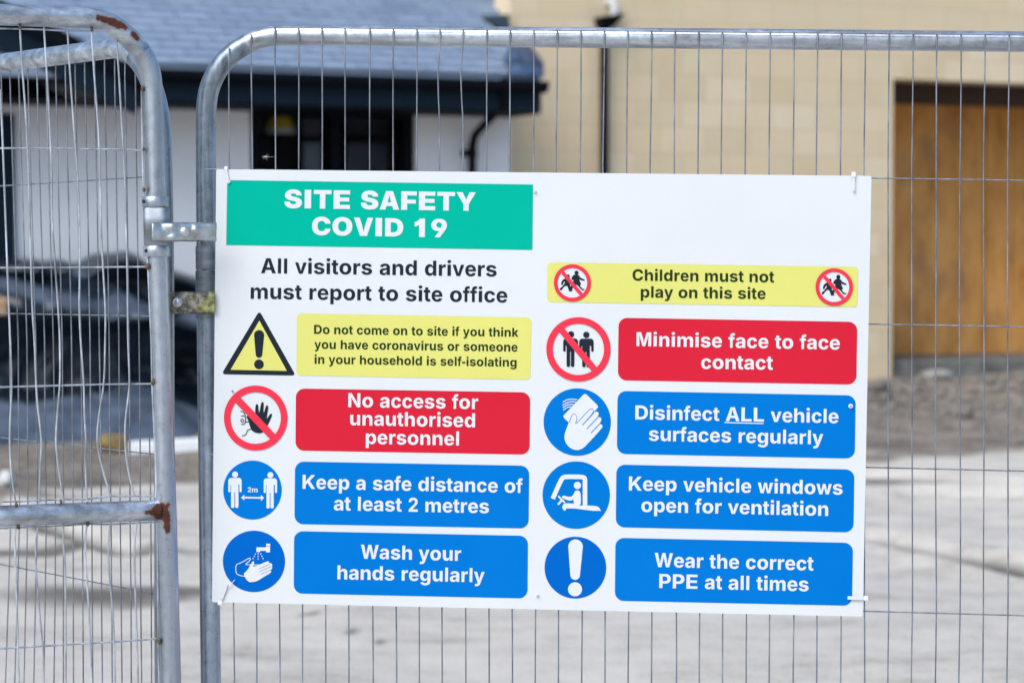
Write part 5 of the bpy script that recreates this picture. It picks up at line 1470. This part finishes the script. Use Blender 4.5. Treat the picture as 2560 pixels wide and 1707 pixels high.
def person(s, hx, hy, hr, x0, x1, top, arm, leg0, leg1, foot, k=1.0):
    """pictogram figure: head, rounded shoulders, arms down, two legs"""
    s.disc(hx, hy, hr)
    w = x1 - x0; aw = w * 0.165; g = w * 0.045
    s.shape(round_poly([(x0, top), (x1, top), (x1, arm), (x1 - aw, arm), (x1 - aw, top + w * 0.42), (x0 + aw, top + w * 0.42), (x0 + aw, arm), (x0, arm)], aw * 0.49) if False else
            quad((x0, top), (x1, top), (x1, top + w * 0.5), (x0, top + w * 0.5), w * 0.22))
    s.shape(quad((x0, top + w * 0.3), (x0 + aw, top + w * 0.3), (x0 + aw, arm), (x0, arm), aw * 0.48))
    s.shape(quad((x1 - aw, top + w * 0.3), (x1, top + w * 0.3), (x1, arm), (x1 - aw, arm), aw * 0.48))
    s.shape([(leg0, top + w * 0.3), (leg1, top + w * 0.3), (leg1, arm), (leg0, arm)])
    lw = (leg1 - leg0 - g * 1.3) / 2
    for a in (leg0, leg1 - lw):
        s.shape(quad((a, arm - w * 0.2), (a + lw, arm - w * 0.2), (a + lw, foot), (a, foot), lw * 0.4))
def two_people(s):
    Q = lambda x, y: (1340 + x / 2.8, 640 + y / 2.8)
    for hx, hy, x0, x1, top, arm, l0, l1, ft in ((245, 548, 190, 294, 577, 668, 214, 268, 775), (352, 551, 302, 403, 578, 669, 323, 376, 777)):
        a, b = Q(x0, top), Q(x1, arm)
        h = Q(hx, hy); c, d = Q(l0, 0)[0], Q(l1, ft)
        person(s, h[0], h[1], 7.8, a[0], b[0], a[1], b[1], c, d[0], d[1])
Q = lambda x, y: (1340 + x / 2.8, 640 + y / 2.8)
prohibition('prohibition_ring', 1445.9, 873, (80.2, 80.2), (64.1, 64.1), (Q(179, 518), Q(407, 790)), 16, two_people)
GIRL = [(575, 952), (608, 952), (632, 985), (668, 998), (669, 1010), (635, 1006), (617, 992), (624, 1020), (637, 1043), (620, 1052), (648, 1085), (667, 1085), (665, 1094), (641, 1099), (600, 1048), (577, 1046), (562, 1070), (543, 1098), (556, 1099), (552, 1106), (524, 1107), (520, 1095), (550, 1040),
        (566, 1010), (561, 1000), (550, 1003), (544, 985), (560, 962)]
BOY = [(480, 990), (512, 984), (532, 1010), (530, 1050), (545, 1075), (557, 1100), (525, 1108), (515, 1075), (502, 1050), (470, 1070), (456, 1096), (444, 1098), (436, 1080), (462, 1063), (486, 1030), (484, 1012), (471, 1027), (467, 1046), (455, 1051), (449, 1035), (461, 1005)]
def kids(dx, dy):
    def f(s):
        T = lambda p: (1280 + p[0] / Z + dx, 427 + p[1] / Z + dy)
        s.shape(soft([T(p) for p in GIRL], 1)); s.shape(soft([T(p) for p in BOY], 1))
        for h, r in (((592, 936), 5.2), ((515, 966), 4.0)):
            c = T(h); s.disc(c[0], c[1], r)
    return f
for dx, dy, r in ((0, 0, 46.3), (654.6, 10.4, 46.8)):
    cx, cy = 1430.9 + dx, 707.1 + dy
    prohibition('prohibition_ring', cx, cy, (r, r), (r * 0.8, r * 0.8), ((1406.4 + dx, 680.7 + dy), (1452.9 + dx, 735.7 + dy)), 8.9, kids(dx, dy), parent=yp, layer=2)
# mandatory discs
def mandatory(mat, cx, cy, r, sym, ry=None):
    p = Print(1); p.disc(cx, cy, r, ry, 96); o = p.build('blue_disc', mat, sign)
    s = Print(2); sym(s); s.build('symbol', 'white_ink', o)
    return o
C_ = lambda x, y: (540 + x / 2.868, 1140 + y / 2.868)
def distance(s):
    for hx, hy, x0, x1, top, arm, l0, l1, ft in ((137, 131, 88, 184, 155, 258, 108, 161, 370), (390, 135, 342, 438, 158, 263, 362, 414, 374)):
        a, b, h, d = C_(x0, top), C_(x1, arm), C_(hx, hy), C_(l1, ft)
        person(s, h[0], h[1], 7.4, a[0], b[0], a[1], b[1], C_(l0, 0)[0], d[0], d[1])
    s.shape([C_(*p) for p in [(180, 296), (203, 275), (203, 290), (322, 292), (322, 277), (345, 298), (322, 320), (322, 304), (203, 302), (203, 316)]])
    write(s, '2m', 619.2, 1229.6, 643.9, 1230.2, 12.4)
mandatory('blue', 631.2, 1224.4, 73.1, distance, 73.6)
def wash(s):
    s.shape([C_(*p) for p in [(290, 652), (358, 652), (358, 645), (388, 645), (388, 688), (358, 688), (358, 677), (316, 677), (316, 686), (290, 686)]])
    s.shape([C_(*p) for p in [(360, 626), (389, 626), (389, 642), (360, 642)]])
    for a, b in (((285, 696), (262, 742)), ((302, 694), (302, 746)), ((319, 696), (342, 741))):
        for t_ in (0, 0.36, 0.72):
            p = (a[0] + (b[0] - a[0]) * t_, a[1] + (b[1] - a[1]) * t_); q = (a[0] + (b[0] - a[0]) * (t_ + 0.17), a[1] + (b[1] - a[1]) * (t_ + 0.17))
            s.stroke([C_(*p), C_(*q)], 2.2, 0, False)
    for l in ([(205, 860), (168, 853), (142, 838), (142, 775), (178, 764), (236, 730), (247, 729), (243, 748), (216, 768), (212, 777), (330, 778)],):
        s.stroke([C_(*p) for p in l], 1.9, 1)
    s.shape(soft([C_(*p) for p in [(230, 902), (193, 842), (224, 820), (262, 751), (272, 753), (273, 768), (262, 798), (366, 752), (380, 753), (380, 765), (396, 766), (405, 775), (400, 787), (405, 796), (400, 808), (391, 813), (397, 826), (390, 837), (345, 862), (300, 892), (268, 900)]], 1))
wd = mandatory('deep_blue', 634.8, 1402.4, 77.7, wash, 76.6)
s = Print(3)
for l in ([(308, 806), (382, 773)], [(313, 826), (396, 789)], [(322, 846), (396, 812)]):
    s.stroke([C_(*p) for p in l], 0.9, 0)
s.build('finger_line', 'deep_blue', wd)
E_ = lambda x, y: (1340 + x / 2.8, 960 + y / 2.8)
HAND = [(265, 207), (280, 213), (287, 238), (272, 287), (368, 182), (386, 172), (402, 182), (399, 204), (413, 193), (432, 192), (441, 208), (428, 234), (445, 229), (459, 240), (454, 262), (440, 282), (455, 280), (467, 290), (463, 307), (350, 430), (322, 454), (285, 463), (242, 450), (207, 412), (197, 370),
        (206, 330), (248, 220)]
def wipe(s):
    s.shape(round_poly([E_(*p) for p in [(343, 62), (440, 157), (285, 325), (186, 226)]], 6))
    for l in ([(188, 125), (228, 104), (288, 108)], [(186, 146), (232, 122), (280, 124)], [(186, 164), (228, 140), (264, 143)], [(190, 182), (222, 160), (246, 158)]):
        s.stroke([E_(*p) for p in l], 2.4, 2, False)
    s.shape(soft([E_(*p) for p in HAND], 1))
wp = mandatory('blue', 1443, 1054.6, 84.1, wipe)
s = Print(3)
s.stroke([E_(*p) for p in [(232, 268), (250, 218), (258, 206), (275, 208), (287, 232), (285, 250), (271, 288), (370, 180), (386, 171), (402, 180), (403, 196), (326, 284)]], 1.1, 2)
for l in ([(326, 284), (402, 202)], [(356, 312), (432, 232)], [(386, 339), (442, 281)]):
    s.stroke([E_(*p) for p in l], 1.7, 0)
s.build('finger_line', 'blue', wp)
def vehicle(s):
    s.stroke([E_(*p) for p in [(117, 801), (168, 686), (188, 650), (222, 647), (310, 648), (342, 652), (343, 690), (343, 852)]], 11.4, 2, False)
    s.shape(soft([E_(*p) for p in [(314, 848), (420, 850), (445, 864), (457, 893), (215, 862), (203, 890), (180, 864), (192, 838), (212, 832), (266, 835), (266, 848)]], 1))
    s.disc(*E_(290, 708), 9.0)
    s.shape(soft([E_(*p) for p in [(264, 770), (272, 747), (290, 741), (308, 750), (314, 780), (314, 852), (264, 852), (263, 800), (245, 818), (186, 800), (180, 786), (194, 778), (242, 791)]], 1))
    s.stroke([E_(159, 786), E_(199, 826)], 4.2, 0); s.stroke([E_(186, 806), E_(154, 842)], 5.0, 0, False)
mandatory('blue', 1440.5, 1237, 84.2, vehicle)
F_ = lambda x, y: (1340 + x / 2.8, 1240 + y / 2.8)
def bang(s):
    a, b, d = F_(277, 301), F_(274, 584), F_(273, 650)
    exclaim(s, a[0], a[1], 18.2, b[0], b[1], 12, d[0], d[1], 17.5)
mandatory('deep_blue', 1438.4, 1418, 77.1, bang)

# screws and washers through the board
nv = Vector((SG.n[0], SG.n[1], 0))
for x, y, r in ((572, 454.6, 4.6), (1337, 478.5, 4.0), (581, 977.5, 2.6), (2135, 477, 3.8), (2127, 1015, 5.8), (1343, 1487, 4.2), (566, 1461, 3.8)):
    c = SG.pt(x, y, SO + 0.0022)
    k = r / 1390
    mb = MB(); mb.tube([c, c + nv * 0.0010, c + nv * 0.0014], [k, k, k * 0.8], 18)
    o = mb.build('washer', M['tie'] if r > 3 else M['bolt'], sign)
    mb = MB(); mb.tube([c + nv * 0.0014, c + nv * 0.0024], [k * 0.52, k * 0.4], 12)
    mb.build('screw', M['bolt'] if r > 3 else M['dark_gap'], o)
at_base(sign, SG.pt(1343, 1522, 0.0))

# ------------------------------------------------------------------ cable ties holding the sign
def cable_tie(label, pts, w, head, hw, hh, tail=None):
    root = thing('cable_tie', label, 'cable tie', 'white cable ties holding the sign')
    mb = MB()
    P3 = [SG.pt(x, y, SO + o) for x, y, o in pts]
    for a, b in zip(P3, P3[1:]):
        d = (b - a).normalized(); q = d.cross(nv).normalized() * (w / 1390 / 2)
        mb.hexa([a - q, a + q, a + q + nv * 0.0005, a - q + nv * 0.0005, b - q, b + q, b + q + nv * 0.0005, b - q + nv * 0.0005])
    mb.build('strap', M['board'], root)
    mb = MB()
    x, y, o = head
    a, b = SG.sz(x - hw, y - hh, SO + o), SG.sz(x + hw, y + hh, SO + o)
    mb.slab(SG, a[0], b[0], b[1], a[1], SO + o - 0.003, SO + o + 0.004)
    mb.build('head', M['tie'], root, bevel=0.0012)
    if tail:
        mb = MB(); mb.tube([SG.pt(tx, ty, SO + 0.004) for tx, ty in tail], 0.0007, 6)
        mb.build('tail', M['clear'], root)
    at_base(root, SG.pt(x, y, SO))
    return root
cable_tie('small white cable tie at the top edge beside the green header', [(565.5, 416, -0.006), (565.5, 424, 0.003), (570, 450, 0.0034)], 4.5, (565.5, 421, -0.001), 4.6, 3.8)
cable_tie('white cable tie with its head above the plain white corner of the sign', [(2134.5, 434, -0.004), (2134.5, 443, 0.0032), (2135, 474, 0.0033)], 5, (2134.3, 437, 0.0), 5.6, 6.6)
cable_tie('white cable tie across the last blue panel to the fence wire', [(2119, 1493.5, 0.0036), (2156, 1494.5, 0.0036), (2166, 1494.8, 0.001)], 8.5, (2165, 1494.6, 0.002), 5.4, 5.6)
cable_tie('white cable tie with a loose tail below the hand washing disc', [(566, 1461, 0.0042), (554, 1495, 0.0032), (550, 1509, -0.002)], 7, (550.5, 1507, 0.0), 5.6, 4.6, [(572, 1468), (580, 1456), (587.5, 1448)])

# windblown seed head caught by a thread between two wires
fl = MB()
c = FR.pt(665, 392, 0.0)
for k in range(18):
    d = Vector((rnd.gauss(0, 1.5), rnd.gauss(0, 0.7), rnd.gauss(0.3, 0.9))).normalized() * rnd.uniform(0.003, 0.0085)
    fl.tube([c, c + d * 0.6, c + d + Vector((0, 0, -0.0006))], [0.00016, 0.0001, 0.00006], 4)
fl.ball(c, 0.0008, None, None, 8, 6)
fl.tube([c, FR.pt(688.3, 393, 0.0)], 0.00012, 4)
tag(fl.build('seed_head', M['fluff']), 'tiny white fluffy seed caught beside a fence wire before the dark window', 'seed head')
